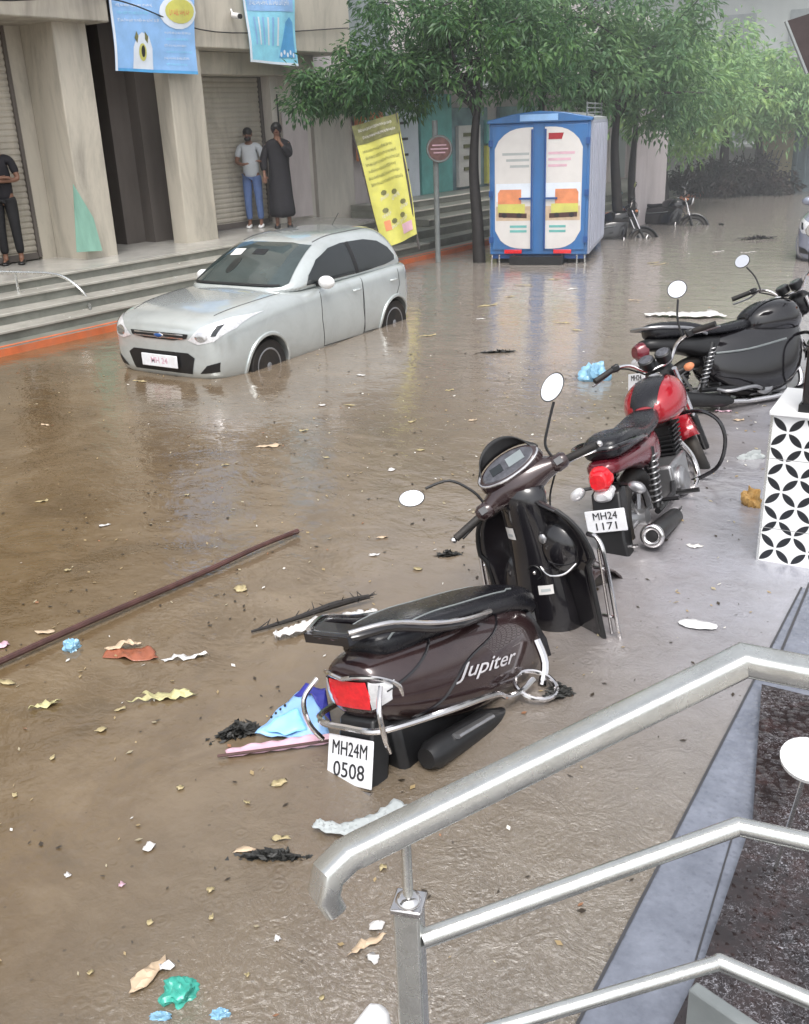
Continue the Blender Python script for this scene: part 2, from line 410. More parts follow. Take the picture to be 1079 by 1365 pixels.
        if bevel: d = o.modifiers.new('b', 'BEVEL'); d.width = bevel; d.segments = seg; d.limit_method = 'ANGLE'; d.angle_limit = radians(40)
        if sub: d = o.modifiers.new('u', 'SUBSURF'); d.levels = sub; d.render_levels = sub
        if parent is not None: o.parent = parent
        return o
def bake(o):
    """apply the modifiers of o"""
    dg = bpy.context.evaluated_depsgraph_get(); dg.update()
    me = bpy.data.meshes.new_from_object(o.evaluated_get(dg)); o.modifiers.clear(); o.data = me; return o
def bvh_of(o):
    dg = bpy.context.evaluated_depsgraph_get(); dg.update()
    e = o.evaluated_get(dg); me = e.to_mesh(); t = BVHTree.FromPolygons([v.co.copy() for v in me.vertices], [list(p.vertices) for p in me.polygons]); e.to_mesh_clear(); return t
def boolcut(o, cutters):
    for mb in cutters:
        c = mb.build('cutter', 'black', o.parent)
        d = o.modifiers.new('x', 'BOOLEAN'); d.object = c; d.operation = 'DIFFERENCE'; d.solver = 'EXACT'
        bake(o)
        me = c.data; bpy.data.objects.remove(c, do_unlink=True); bpy.data.meshes.remove(me)
def tri_sub(P, n):
    bm = bmesh.new(); vs = [bm.verts.new(p) for p in P]; f = bm.faces.new(vs)
    bmesh.ops.triangulate(bm, faces=bm.faces)
    L = 1e9
    for _ in range(n):
        bmesh.ops.subdivide_edges(bm, edges=[e for e in bm.edges if e.calc_length() > 0.025], cuts=1, use_grid_fill=True)
        bmesh.ops.triangulate(bm, faces=[f for f in bm.faces if len(f.verts) > 3])
    return bm
def patch(name, m, parent, bvh, P, d, off=.004, n=4, thick=0.0):
    """outline P (3D points on a plane off the body) laid onto the body along direction d"""
    d = Vector(d).normalized(); bm = tri_sub([Vector(p) for p in P], n); kill = []
    for v in bm.verts:
        h, nr, i, ds = bvh.ray_cast(v.co, d)
        if h is None: kill.append(v)
        else:
            if nr.dot(d) > 0: nr = -nr
            v.co = h + nr * off
    bmesh.ops.delete(bm, geom=kill, context='VERTS')
    mb = MB(); mb.bm.free(); mb.bm = bm
    return mb.build(name, m, parent, solid=thick, ang=60)
def text(name, s, size, m, parent, mw, extrude=.002, bold=0.0, shear=0.0, align='CENTER', bvh=None, d=None, off=.003, sx=1.0):
    cu = bpy.data.curves.new(name, 'FONT'); cu.body = s; cu.size = size; cu.align_x = align; cu.align_y = 'CENTER'
    cu.extrude = extrude; cu.offset = bold; cu.shear = shear; cu.resolution_u = 3
    o = bpy.data.objects.new(name, cu); COL.objects.link(o)
    dg = bpy.context.evaluated_depsgraph_get(); dg.update()
    me = bpy.data.meshes.new_from_object(o.evaluated_get(dg)); bpy.data.objects.remove(o, do_unlink=True)
    me.transform(Matrix.Scale(sx, 4, (1, 0, 0))); me.transform(mw)
    if bvh is not None:
        d = Vector(d).normalized()
        for v in me.vertices:
            h, nr, i, ds = bvh.ray_cast(v.co, d)
            if h is not None: v.co = h - d * off
    me.materials.clear(); me.materials.append(M[m] if isinstance(m, str) else m)
    o = bpy.data.objects.new(name, me); COL.objects.link(o); o.parent = parent; return o
def frame_mw(o, xdir, updir):
    x = Vector(xdir).normalized(); z = x.cross(Vector(updir)).normalized(); y = z.cross(x)
    return Matrix.Translation(Vector(o)) @ Matrix((x, y, z)).transposed().to_4x4()
def rrect(hx, hy, r, n=5, c=(0, 0)):
    P = []
    for sx, sy, a0 in ((1, 1, 0), (-1, 1, 90), (-1, -1, 180), (1, -1, 270)):
        for k in range(n + 1):
            a = radians(a0 + 90 * k / n); P.append((c[0] + sx * (hx - r) + r * cos(a), c[1] + sy * (hy - r) + r * sin(a)))
    return P
# ------------------------------------------------------------------ the setting
K0 = Vector((-9.87, 6.98, 0)); SK = radians(4.0)
US = Vector((sin(SK), cos(SK), 0)); UT = Vector((-cos(SK), sin(SK), 0)); UZ = Vector((0, 0, 1))
def B(s, t, z): return K0 + US * s + UT * t + UZ * z
BROT = Matrix((US, UT, UZ)).transposed()          # local (s,t,z) -> world
def bbox(mb, s0, s1, t0, t1, z0, z1): mb.box(B((s0 + s1) / 2, (t0 + t1) / 2, (z0 + z1) / 2), (s1 - s0, t1 - t0, z1 - z0), BROT); return mb
def BT(px, py, t):
    r = ray(px, py); k = (t - (EYE - K0).dot(UT)) / r.dot(UT); return EYE + r * k
def st(p): q = Vector(p) - K0; return q.dot(US), q.dot(UT)

def sheet(name, x0, x1, y0, y1, z, m):
    return tagp(MB().poly([(x0, y0, z), (x1, y0, z), (x1, y1, z), (x0, y1, z)]).build(name, m, smooth=False), kind='structure')
sheet('ground', -400, 400, -300, 900, -.42, 'asphalt')
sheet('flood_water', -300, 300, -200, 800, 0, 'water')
# raised pavement on the right: wet grey slabs with dark joints, then black granite in front of the shop
mb = MB(); mb.poly([(-.70, 1.0, .008), (.9, 1.0, .008), (.9, 4.95, .008), (-.70, 4.95, .008)])
tagp(mb.build('pavement', 'slab', smooth=False), kind='structure')
mb = MB(); mb.poly([(-.707, 1.0, .012), (-.697, 1.0, .012), (-.697, 4.95, .012), (-.707, 4.95, .012)])
a, b = G(980, 1100, .012), G(925, 1285, .012)
mb.poly([a, a + Vector((.006, 0, 0)), b + Vector((.006, 0, 0)), b])
a, b = G(1040, 868, .012), G(1079, 775, .012); mb.poly([a, a + Vector((.012, 0, 0)), b + Vector((.012, 0, 0)), b])
tagp(mb.build('pavement_joint', 'joint', smooth=False), kind='structure')
e0, e1, e2 = G(1016, 912, .05), G(1004, 1092, .05), G(938, 1283, .05)
P = [e2, (e2.x - .05, 1.2, .05), (1.2, 1.2, .05), (1.2, e0.y, .05), e0, e1]
mb = MB(); mb.prism([(Vector(p).x, Vector(p).y, -.2) for p in P], (0, 0, .25))
tagp(mb.build('granite_floor', 'granite', smooth=False), kind='structure')
mb = MB(); mb.box((.3, .30, .18), (1.9, 1.1, .8))
tagp(mb.build('shop_stairs', 'granite', smooth=False, bevel=.01), kind='structure')

# kerb, steps and platform
mb = MB(); bbox(mb, -6, 30, .0, .32, -.4, .10); tagp(mb.build('kerb', 'step', bevel=.012), kind='structure')
mb = MB(); bbox(mb, -6, 30, -.012, .006, -.02, .085); bbox(mb, -6, 30, .006, .07, .101, .106)
tagp(mb.build('kerb_stripe', 'orange', smooth=False), kind='structure')
mb = MB(); mt = MB()
for i, (t0, z) in enumerate(((.32, .22), (.66, .355), (1.0, .49), (1.36, .615))):
    t1 = 1.36 if i < 3 else 4.6
    bbox(mb, -6, 9.3, t0, 6.0 if i == 3 else t1 + .02 * 0 + 1.0, -.4 + i * .003, z - .035)
    bbox(mt, -6, 9.3, t0 - .025, 6.0 if i == 3 else t0 + .4, z - .035, z)
o = mb.build('platform_steps', 'step', smooth=False); tagp(o, kind='structure')
tagp(mt.build('step_nosing', 'steptop', bevel=.008), kind='structure')
bbx = MB(); bbox(bbx, -6, 9.3, 1.42, 5.9, .616, .621); tagp(bbx.build('platform_floor', 'floor', smooth=False), kind='structure')
mb = MB(); bbox(mb, 9.31, 30, .9, 6, -.4, .35); bbox(mb, 9.31, 30, .5, .9, -.4, .2); tagp(mb.build('shop_plinth', 'step', bevel=.01), kind='structure')

# ---- the arcade building
bld = thing('commercial_building', 'grey concrete commercial building with square pillars and rolled down shutters above the steps', 'building', B(4, 3, 0))
def bpart(name, m, mb, parent=bld, **kw):
    o = mb.build(name, m, **kw); o.parent = parent; o.matrix_parent_inverse = Matrix.Translation(-parent.location) if parent.location.length else Matrix(); return o
for (s0, s1) in ((3.05, 3.62), (5.05, 5.75), (-.2, .4)):
    mb = MB(); bbox(mb, s0, s1, 2.2, 2.55 if s0 == 5.05 else 2.95, .60, 4.6); bpart('pillar', 'pillar', mb, bevel=.02)
mb = MB(); bbox(mb, -6, 3.8, 1.9, 3.0, 3.80, 5.6); bbox(mb, -6, 3.8, 1.86, 1.9, 4.3, 4.36); bpart('beam', 'concrete', mb, bevel=.02)
mb = MB(); bbox(mb, 5.3, 9.5, 2.1, 3.0, 3.55, 5.6); bbox(mb, 5.75, 9.0, 2.6, 3.12, 3.2, 3.55); bpart('beam', 'pillar', mb, bevel=.02)
mb = MB(); bbox(mb, 3.8, 5.3, 2.7, 3.0, 4.3, 5.6); bpart('beam', 'dim', mb)
def shutter(s0, s1, t, z0, z1):
    mb = MB(); z = z0; R = []
    n = int((z1 - z0) / .085)
    for i in range(n + 1):
        for dz, dt in ((0, 0), (.02, -.016), (.055, -.016), (.075, 0)):
            zz = z0 + i * .085 + dz
            if zz > z1: break
            R.append((dt, zz))
    vs = [[mb.V(B(s0, t + dt, zz)), mb.V(B(s1, t + dt, zz))] for dt, zz in R]
    for a, b in zip(vs, vs[1:]): mb.F([a[0], a[1], b[1], b[0]])
    o = bpart('shutter', 'shutter', mb, ang=20)
    mb = MB(); bbox(mb, s0 - .06, s0, t - .05, t + .05, z0, z1); bbox(mb, s1, s1 + .06, t - .05, t + .05, z0, z1); bbox(mb, s0, s1, t - .03, t + .02, z0 - .02, z0 + .07)
    f = bpart('shutter_guide', 'dim', mb)
    return o
shutter(.5, 2.75, 3.0, .66, 4.3)
shutter(5.95, 8.0, 3.15, .66, 3.3)
mb = MB(); bbox(mb, 8.07, 9.3, 3.05, 3.3, .6, 4.2); bbox(mb, 8.07, 8.25, 2.9, 3.05, .6, 4.2); bpart('wall', 'pale', mb)
mb = MB(); bbox(mb, 8.45, 9.15, 3.0, 3.03, .68, 2.6); bpart('wall_panel', 'pinkwall', mb)
mb = MB(); bbox(mb, 2.8, 3.1, 2.95, 3.4, .6, 4.4); bbox(mb, -6, .4, 2.98, 3.3, .6, 4.4); bbox(mb, .4, 2.9, 3.2, 3.5, .6, 4.4); bpart('wall', 'pillar', mb)
mb = MB(); bbox(mb, 3.62, 5.6, 5.9, 6.0, .6, 4.4); bbox(mb, 3.3, 3.6, 3.45, 6, .6, 4.4); bbox(mb, 3.6, 5.8, 3, 6, 4.31, 4.4); bpart('doorway', 'shadeblack', mb)
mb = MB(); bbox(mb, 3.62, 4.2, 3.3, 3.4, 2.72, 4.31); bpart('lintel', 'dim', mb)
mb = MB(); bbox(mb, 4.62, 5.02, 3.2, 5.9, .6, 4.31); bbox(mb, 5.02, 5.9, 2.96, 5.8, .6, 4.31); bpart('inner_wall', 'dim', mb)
mb = MB(); bbox(mb, -6, 9.5, 3.0, 9, 4.42, 9.0); bpart('upper_wall', 'pale', mb)
for s0 in (-4, -1, 2, 5, 8):
    mb = MB(); bbox(mb, s0, s0 + 1.3, 2.94, 2.99, 5.9, 7.3); bpart('window', 'hazewin', mb)
mb = MB(); bbox(mb, 3.64, 3.95, 2.93, 2.955, 3.35, 3.75); bpart('meter_box', 'black', mb)
mb = MB(); mb.tube([B(5.86, 2.42, .62), B(5.86, 2.42, 3.2), B(5.95, 2.45, 4.4)], .035, 10); bpart('drain_pipe', 'greypole', mb)
mb = MB(); mb.tube([B(8.35, 3.0, .62), B(8.2, 2.86, 2.9)], .014, 8); bpart('cable', 'black', mb)
mb = MB(); mb.tube(catmull([B(-3, 1.88, 4.15), B(1.5, 1.85, 3.95), B(3.8, 1.88, 4.1), B(6, 2.06, 3.78), B(9.4, 2.06, 3.98)], 8), .010, 6); bpart('cable', 'black', mb)
# green stained sheet leaning on the pillar
a = BT(96, 250, 2.15); 
mb = MB(); P = [BT(97, 245, 2.19), BT(124, 290, 2.15), BT(136, 334, 2.1), BT(102, 336, 2.1)]
mb.prism(P, -UT * .012); tagp(mb.build('green_sheet', 'greenglass', smooth=False), 'pale green broken sheet leaning against the foot of the left pillar', 'sheet')
# security camera
k = BT(311, 20, 2.05); t = thing('security_camera', 'small white security camera on the beam between the two blue banners', 'camera', k)
MB().tube([(0, 0, 0), (.17, -.05, -.03)], .045, 12).build('housing', 'white', t); MB().tube([(.17, -.05, -.03), (.2, -.06, -.035)], .038, 12).build('lens', 'black', t)
MB().tube([(0, 0, 0), (-.06, .02, .1), (-.15, .1, .12)], .014, 8).build('bracket', 'white', t)

# handrails on the steps
def steel_rail(name, label, pts, r=.022, posts=()):
    t = thing(name, label, 'handrail', pts[0])
    o0 = Vector(pts[0])
    MB().tube([Vector(p) - o0 for p in pts], r, 10, smooth=6).build('rail', 'steel', t)
    for p in posts:
        p = Vector(p); MB().tube([p - o0, Vector((p.x, p.y, 0.1)) - o0], r * .8, 8).build('post', 'steel', t)
    return t
pts = [BT(-30, 362, 1.2), BT(20, 363, 1.15), BT(75, 366, 1.1), BT(103, 382, .95), BT(118, 402, .7), BT(121, 425, .35)]
steel_rail('step_railing', 'bent steel tube handrail running down the left steps', pts, .022, [pts[1]])
pts = [BT(357, 297, 1.9), BT(366, 296, 1.8), BT(400, 289, 1.8), BT(430, 286, 1.8)]

# ---- hanging banners
def local_frame(pc, s=True): return pc
def banner_quad(name, label, tl, tr, br, bl, base, group=None):
    """flexible printed sheet; returns thing + function mapping (u,v) in 0..1 to a point proud of it"""
    t = thing(name, label, 'banner', bl, group=group)
    o0 = Vector(bl)
    tl, tr, br, bl = [Vector(v) - o0 for v in (tl, tr, br, bl)]
    nrm = (br - bl).cross(tl - bl).normalized()
    if nrm.dot(EYE - o0) < 0: nrm = -nrm
    def q(u, v, off=0.0):
        p = (bl * (1 - u) + br * u) * (1 - v) + (tl * (1 - u) + tr * u) * v
        w = .018 * sin(u * 9 + v * 3) + .014 * sin(v * 7 - u * 4)
        return p + nrm * (off + w)
    mb = MB(); n = 14; vs = [[mb.V(q(i / n, j / n)) for i in range(n + 1)] for j in range(n + 1)]
    for j in range(n):
        for i in range(n): mb.F([vs[j][i], vs[j][i + 1], vs[j + 1][i + 1], vs[j + 1][i]])
    mb.build('printed_sheet', base, t)
    def add(pname, m, P, off=.006):  # one printed shape
        bm = tri_sub([Vector((u, v, 0)) for u, v in P], 3); mb = MB(); mb.bm.free(); mb.bm = bm
        for v in bm.verts: v.co = q(v.co.x, v.co.y, off)
        return mb.build(pname, m, t)
    add.q = q; add.t = t
    return t, add, q
def stroke(add, name, m, u0, u1, v, h, off=.006, tilt=0.0, seed=0):
    """a printed line of illegible small characters"""
    R = random.Random(seed * 7 + 3); u = u0; q = add.q; mb = MB(); cw = h * .38
    while u < u1 - cw:
        for _ in range(R.randint(2, 6)):
            if u > u1 - cw: break
            y = v + tilt * (u - u0); w = cw * R.uniform(.6, 1.1); hh = h * R.choice((.38, .38, .55, .62))
            k = R.random()
            segs = [(0, -hh, .28 * w, hh)]
            if k < .7: segs.append((.28 * w, R.choice((-hh, -h * .1, hh - h * .22)), w, None))
            if k > .4: segs.append((w * .74, -hh, w, hh * R.choice((.3, 1))))
            for a, b, c, d in segs:
                d = b + h * .24 if d is None else d
                mb.poly([q(u + a, y + b, off), q(u + c, y + b, off), q(u + c, y + d, off), q(u + a, y + d, off)])
            u += w * 1.3
        u += cw * .8
    return mb.build(name, m, add.t, smooth=False)
def ell(u, v, a, b, n=18): return [(u + a * cos(2 * pi * k / n), v + b * sin(2 * pi * k / n)) for k in range(n)]
tl, tr, br, bl = BT(141, -40, 2.0), BT(258, -40, 2.0), BT(263, 99, 2.0), BT(154, 94, 2.0)
t, add, q = banner_quad('hanging_banner', 'pale blue printed banner with a yellow oval hanging above the dark doorway', tl, tr, br, bl, 'flexblue2')
add('border', 'flexwhite', [(0, 0), (.025, 0), (.025, 1), (0, 1)]); add('border', 'flexblue', [(.03, 0), (1, 0), (1, .03), (.03, .03)])
add('oval', 'flexwhite', ell(.78, .60, .235, .165), .006); add('oval', 'flexyellow', ell(.80, .61, .19, .12), .010)
stroke(add, 'oval_lettering', 'flexorange', .66, .94, .60, .05, .015, seed=4)
add('picture', 'flexwhite', [(.20, .03), (.46, .03), (.46, .24), (.42, .36), (.34, .40), (.27, .35), (.22, .25)], .006)
add('picture', 'olive', [(.24, .34), (.27, .41), (.29, .36), (.27, .29)], .010); add('picture', 'olive', [(.37, .41), (.41, .36), (.40, .29), (.37, .33)], .010)
add('picture', 'flexyellow', ell(.335, .2, .05, .09), .010); add('picture', 'grime', ell(.34, .21, .025, .06), .014)
for i in range(6): stroke(add, 'lettering', 'flexcyan' if i % 2 else 'flexwhite', .60 + .02 * (i % 2), .95 - .04 * (i % 3), .40 - i * .062, .02, .006, 0, i)
for i in range(4): stroke(add, 'lettering', 'flexwhite' if i % 2 else 'flexcyan', .07, .55 - .06 * (i % 3), .74 - i * .075, .028, .006, 0, i + 20)
stroke(add, 'lettering', 'flexblue', .05, .95, .88, .06, .006, 0, 44)
tl, tr, br, bl = BT(320, -30, 2.0), BT(392, -30, 2.0), BT(397, 88, 2.0), BT(334, 82, 2.0)
t, add, q = banner_quad('hanging_banner', 'bright blue printed banner in a white border hanging beside the tree leaves', tl, tr, br, bl, 'flexcyan')
for P in ([(0, 0), (.04, 0), (.04, 1), (0, 1)], [(.04, 0), (1, 0), (1, .03), (.04, .03)]): add('border', 'flexwhite', P)
add('print_block', 'flexblue2', [(.06, .62), (.95, .62), (.95, .98), (.06, .98)]); stroke(add, 'lettering', 'flexwhite', .12, .88, .72, .05, .01, 0, 4); stroke(add, 'lettering', 'flexwhite', .2, .8, .84, .04, .01, 0, 5)
for i in range(6): add('print_stripe', 'flexwhite' if i % 2 else 'flexblue2', [(.14 + .09 * i, .22), (.17 + .09 * i, .22), (.18 + .09 * i, .55), (.15 + .09 * i, .55)])
add('print_figure', 'flexblue', [(.62, .08), (.95, .10), (.93, .5), (.85, .56), (.76, .5), (.70, .3)], .008)
for i in range(5): add('print_leaf', 'flexwhite', ell(.66 + .06 * i, .12 + .03 * (i % 2), .02, .03, 8), .012)

# yellow banner leaning over the shop steps
tl, tr, br, bl = AY(470, 168, 14.4), AY(530, 150, 14.4), AY(557, 312, 14.0), AY(512, 332, 14.0)
t, add, q = banner_quad('leaning_banner', 'tall yellow printed banner board leaning beside the shops behind the silver car', tl, tr, br, bl, 'flexyellow')
add('header', 'olive', [(0, .84), (1, .84), (1, 1), (0, 1)])
stroke(add, 'lettering', 'poster', .1, .85, .95, .02, .010, 0, 1); stroke(add, 'lettering', 'poster', .15, .9, .89, .02, .010, 0, 2)
for i in range(6): stroke(add, 'lettering', 'olive', .08 + .03 * (i % 2), .80 + .05 * (i % 3), .78 - i * .055, .024, .006, 0, i + 9)
for u, v in ((.35, .42), (.62, .40), (.78, .30), (.30, .28), (.45, .18), (.70, .20)): add('print_shape', 'olive', ell(u, v, .075, .022, 7), .006); stroke(add, 'print_shape', 'poster', u - .1, u + .12, v - .045, .03, .006, .1, int(u * 99))
add('print_block', 'flexpink', [(.62, .05), (.92, .05), (.92, .13), (.62, .13)]); add('print_block', 'flexorange', [(.2, .12), (.35, .12), (.35, .2), (.2, .2)])
mb = MB(); o0 = t.location
for a, b in ((tl, bl), (tr, br)): 
    d = (Vector(b) - Vector(a)); d.normalize(); bb = Vector(b) + d * .25; mb.tube([Vector(a) - o0 + Vector((-.03, .02, 0)), bb - o0 + Vector((-.03, .02, 0))], .02, 6)
mb.build('frame', 'bark2', t)

# ---- shop row beyond the arcade
shop = thing('shop_row', 'low white shop building with coloured sign panels behind the leaning yellow banner', 'building', B(15, 3, 0))
def sp(name, m, s0, s1, t0, t1, z0, z1, **kw):
    mb = MB(); bbox(mb, s0, s1, t0, t1, z0, z1); return bpart(name, m, mb, shop, **kw)
sp('wall', 'pinkwall', 9.6, 27, 3.4, 8, .3, 5.2)
sp('canopy', 'haze', 9.6, 27, 2.2, 3.4, 3.0, 3.2, bevel=.02)
sp('shutter', 'pale', 9.7, 10.9, 3.3, 3.39, .36, 2.9)
sp('shop_window', 'shopglass', 13.6, 16.4, 3.3, 3.39, .6, 2.6)
sp('shop_window', 'shopglass', 17.0, 19.0, 3.3, 3.39, .6, 2.6)
sp('sign_panel', 'flexorange', 11.0, 11.9, 3.2, 3.29, 1.6, 2.95)
sp('sign_panel', 'flexwhite', 11.95, 13.2, 3.2, 3.29, .5, 2.95)
sp('sign_panel', 'teal', 13.3, 14.6, 3.2, 3.29, .7, 2.9)
sp('sign_panel', 'poster', 14.9, 15.9, 3.2, 3.29, .8, 2.2)
sp('sign_panel', 'flexyellow', 16.2, 17.5, 3.2, 3.29, .8, 1.7)
sp('sign_panel', 'teal', 16.2, 17.5, 3.2, 3.29, 1.75, 2.3)
for i in range(6): 
    z = 2.6 - i * .33; sp('sign_lettering', 'ink', 12.15 + .1 * (i % 2), 12.3 + .1 * (i % 2), 3.17, 3.198, z, z + .22); sp('sign_lettering', 'ink', 12.5, 12.75, 3.17, 3.198, z + .02, z + .07)
for i in range(4): sp('sign_lettering', 'olive', 15.1, 15.6, 3.17, 3.198, 1.95 - i * .26, 2.03 - i * .26)
for i in range(3): sp('sign_lettering', 'flexwhite', 11.2, 11.75, 3.17, 3.198, 2.6 - i * .35, 2.75 - i * .35)
for i in range(3):
    sp('step', 'step', 10.6, 17.5, 1.2 + i * .55, 3.2, .36 + i * .13, .485 + i * .13)
    sp('step_edge', 'pale', 10.6, 17.5, 1.19 + i * .55, 1.23 + i * .55, .465 + i * .13, .489 + i * .13)
for s in (19.6, 21.5, 23.4, 25.3): sp('pilaster', 'pinkwall', s, s + .45, 3.15, 3.4, .3, 5.0); sp('shutter', 'haze', s + .6, s + 1.6, 3.32, 3.4, .4, 2.8)
for s in (11, 14, 17, 20, 23): sp('window', 'hazewin', s, s + 1.4, 3.33, 3.41, 3.6, 4.7)

# round sign on a pole
pb = G(585, 371, -.3); t = thing('round_sign', 'faded round red sign on a grey pole standing in the water beside the tree', 'sign', (pb.x, pb.y, -.35))
tp = AY(583, 160, pb.y)
MB().lathe([(.05, 0), (.05, tp.z + .35)], seg=12).build('pole', 'greypole', t)
c = AY(586, 198, pb.y); hd = (EYE - c); hd.z = 0; hd.normalize()
cl = Vector((c.x - pb.x, c.y - pb.y, c.z + .35)) + hd * .07
MB().lathe([(.22, -.008), (.225, 0), (.22, .008)], cl, hd, 28).build('sign_disc', 'rust', t)
MB().torus(cl + hd * .008, hd, .205, .016, 32, 6).build('rim', 'greypole', t)
mb = MB(); xr = hd.cross(UZ)
for dz, w in ((.06, .12), (0, .15), (-.06, .1)): mb.box(cl + hd * .012 + UZ * dz, (w * 2, .004, .022), Matrix((xr, hd, UZ)).transposed())
mb.build('sign_lettering', 'flexpink', t)
# ------------------------------------------------------------------ silver hatchback
def make_car(name, label, paint, loc, rz, detailed=True, group=None, plate_txt=None):
    t = thing(name, label, 'car', loc, rz, group)
    # stations: y, zbot, wbot, wmid, zsh, wsh, ztop
    st_ = [(3.25, .32, .46, .56, .70, .50, .775), (3.19, .25, .62, .70, .79, .62, .85), (3.02, .19, .71, .785, .865, .68, .92), (2.75, .17, .75, .82, .905, .705, .965), (2.45, .17, .765, .83, .93, .72, .995), (2.10, .17, .77, .835, .945, .74, 1.015), (1.7, .17, .77, .83, .93, .755, 1.0),
           (1.1, .17, .77, .835, .945, .765, 1.0), (.5, .17, .77, .84, .96, .77, 1.0), (0, .18, .77, .845, .975, .765, 1.0), (-.25, .2, .75, .83, .985, .75, 1.0), (-.42, .24, .68, .77, .97, .70, 1.0), (-.50, .32, .55, .64, .92, .58, .96)]
    R = []
    for y, zb, wb, wm, zs, ws, zt in st_:
        zm = zb + (zs - zb) * .55
        h = [(0, zb), (wb * .7, zb), (wb, zb + .03), (wm - .012, zb + (zm - zb) * .45), (wm, zm), (wm - .012, zs - .07), (ws + .035, zs), (ws - .07, zs + (zt - zs) * .55), (ws * .5, zt - .01), (0, zt)]
        R.append([(x, y, z) for x, z in h] + [(-x, y, z) for x, z in reversed(h[1:-1])])
    body = MB(); body.rings(R); body = body.build('body', paint, t, sub=2)
    bake(body)
    cut = [MB().lathe([(.325, .5 * sx), (.325, 1.1 * sx)], (0, y, .29), (1, 0, 0), 40) for y in (0, 2.49) for sx in (-1, 1)]
    boolcut(body, cut); body.data.set_sharp_from_angle(angle=radians(35))
    # greenhouse
    R = []
    for z, yf, yr, w, r in ((.93, 2.16, -.46, .775, .30), (1.0, 2.02, -.45, .765, .30), (1.13, 1.80, -.38, .735, .28), (1.26, 1.55, -.29, .69, .26), (1.37, 1.33, -.19, .63, .25), (1.43, 1.14, -.10, .57, .25), (1.465, .93, .02, .46, .22), (1.48, .7, .2, .25, .15)):
        n = 9; P = []
        hy = (yf - yr) / 2; cy = (yf + yr) / 2
        P = rrect(w, hy, r, n, (0, cy))
        # bow the front and rear
        R.append([(x, y + (.10 * (1 - (x / w) ** 2) if y > cy else -.05 * (1 - (x / w) ** 2)) * min(1, abs(y - cy) / hy), z) for x, y in P])
    g = MB(); g.rings(R); gh = g.build('roof', paint, t, sub=1); gv = bvh_of(gh); bv = bvh_of(body)
    # glass
    ws = [(-.62, 3, 1.02), (.62, 3, 1.02), (.66, 3, 1.05), (.535, 3, 1.375), (.3, 3, 1.40), (-.3, 3, 1.40), (-.535, 3, 1.375), (-.66, 3, 1.05)]
    w = patch('windscreen', 'wshield', t, gv, ws, (0, -1, 0), .006, 4)
    tagp(w, 'green tinted windscreen')
    for P in ([(.25, 3, 1.28), (.40, 3, 1.27), (.40, 3, 1.33), (.25, 3, 1.335)], ):
        patch('sticker', 'paperw', w, gv, P, (0, -1, 0), .010, 2)
    patch('wiper', 'black', w, gv, [(-.60, 3, 1.022), (.60, 3, 1.022), (.60, 3, 1.04), (-.60, 3, 1.04)], (0, -1, 0), .012, 4)
    patch('rear_mirror', 'black', w, gv, [(-.08, 3, 1.29), (.10, 3, 1.29), (.10, 3, 1.335), (-.08, 3, 1.335)], (0, -1, 0), .009, 2)
    patch('seat_head', 'glass', w, gv, [(.22 + .06 * cos(a), 3, 1.19 + .07 * sin(a)) for a in [k * pi / 6 for k in range(12)]], (0, -1, 0), .009, 2)
    patch('rear_window', 'glass', t, gv, [(-.58, -3, 1.03), (.58, -3, 1.03), (.48, -3, 1.31), (-.48, -3, 1.31)], (0, 1, 0), .006, 4)
    for sx in (1, -1):
        F_ = [(2 * sx, 1.70, 1.005), (2 * sx, 1.62, 1.10), (2 * sx, 1.40, 1.24), (2 * sx, 1.12, 1.33), (2 * sx, .86, 1.355), (2 * sx, .78, 1.355), (2 * sx, .74, 1.0)]
        Rr = [(2 * sx, .68, 1.0), (2 * sx, .71, 1.355), (2 * sx, .38, 1.345), (2 * sx, .13, 1.30), (2 * sx, -.04, 1.21), (2 * sx, -.14, 1.10), (2 * sx, -.12, 1.05), (2 * sx, .1, 1.02)]
        patch('side_window', 'glass', t, gv, F_, (-sx, 0, 0), .005, 4); patch('side_window', 'glass', t, gv, Rr, (-sx, 0, 0), .005, 4)
        patch('pillar_trim', 'black', t, gv, [(2 * sx, .745, 1.0), (2 * sx, .78, 1.352), (2 * sx, .71, 1.357), (2 * sx, .675, 1.0)], (-sx, 0, 0), .007, 3)
        # door seams + handles
        dr = []
        for nm, ys in (('door', (1.52, .70)), ('door', (.70, -.10))):
            y0, y1 = ys
            L = [(y0, .95), (y0 + .02, .6), (y0 - .02, .30), (y1 + (.0 if y1 > 0 else .28), .28), (y1 + (.0 if y1 > 0 else .15), .55), (y1, .75), (y1, .97)]
            mb = MB(); pts = []
            for (ya, za), (yb, zb) in zip(L, L[1:]):
                for k in range(8):
                    y, z = ya + (yb - ya) * k / 8, za + (zb - za) * k / 8
                    h, nr, i, ds = bv.ray_cast(Vector((2 * sx, y, z)), Vector((-sx, 0, 0)))
                    if h is not None and abs(h.x) > .4: pts.append(h)
            if len(pts) > 2: mb.tube(pts, .0045, 5); mb.build('door_seam', 'black', t)
            hx = bv.ray_cast(Vector((2 * sx, y1 + .14, .83)), Vector((-sx, 0, 0)))[0]
            if hx is not None: MB().tube([hx + Vector((.004 * sx, -.07, 0)), hx + Vector((.035 * sx, -.04, .004)), hx + Vector((.035 * sx, .04, .004)), hx + Vector((.004 * sx, .07, 0))], .013, 8, smooth=4).build('door_handle', paint, t)
        # mirror
        m = MB().ball((.90 * sx, 1.52, 1.02), (.105, .06, .072), 16, 10).build('wing_mirror', 'white' if paint == 'car' else paint, t)
        MB().tube([(.76 * sx, 1.50, .99), (.84 * sx, 1.52, 1.0)], .03, 8).build('mirror_arm', 'black', m)
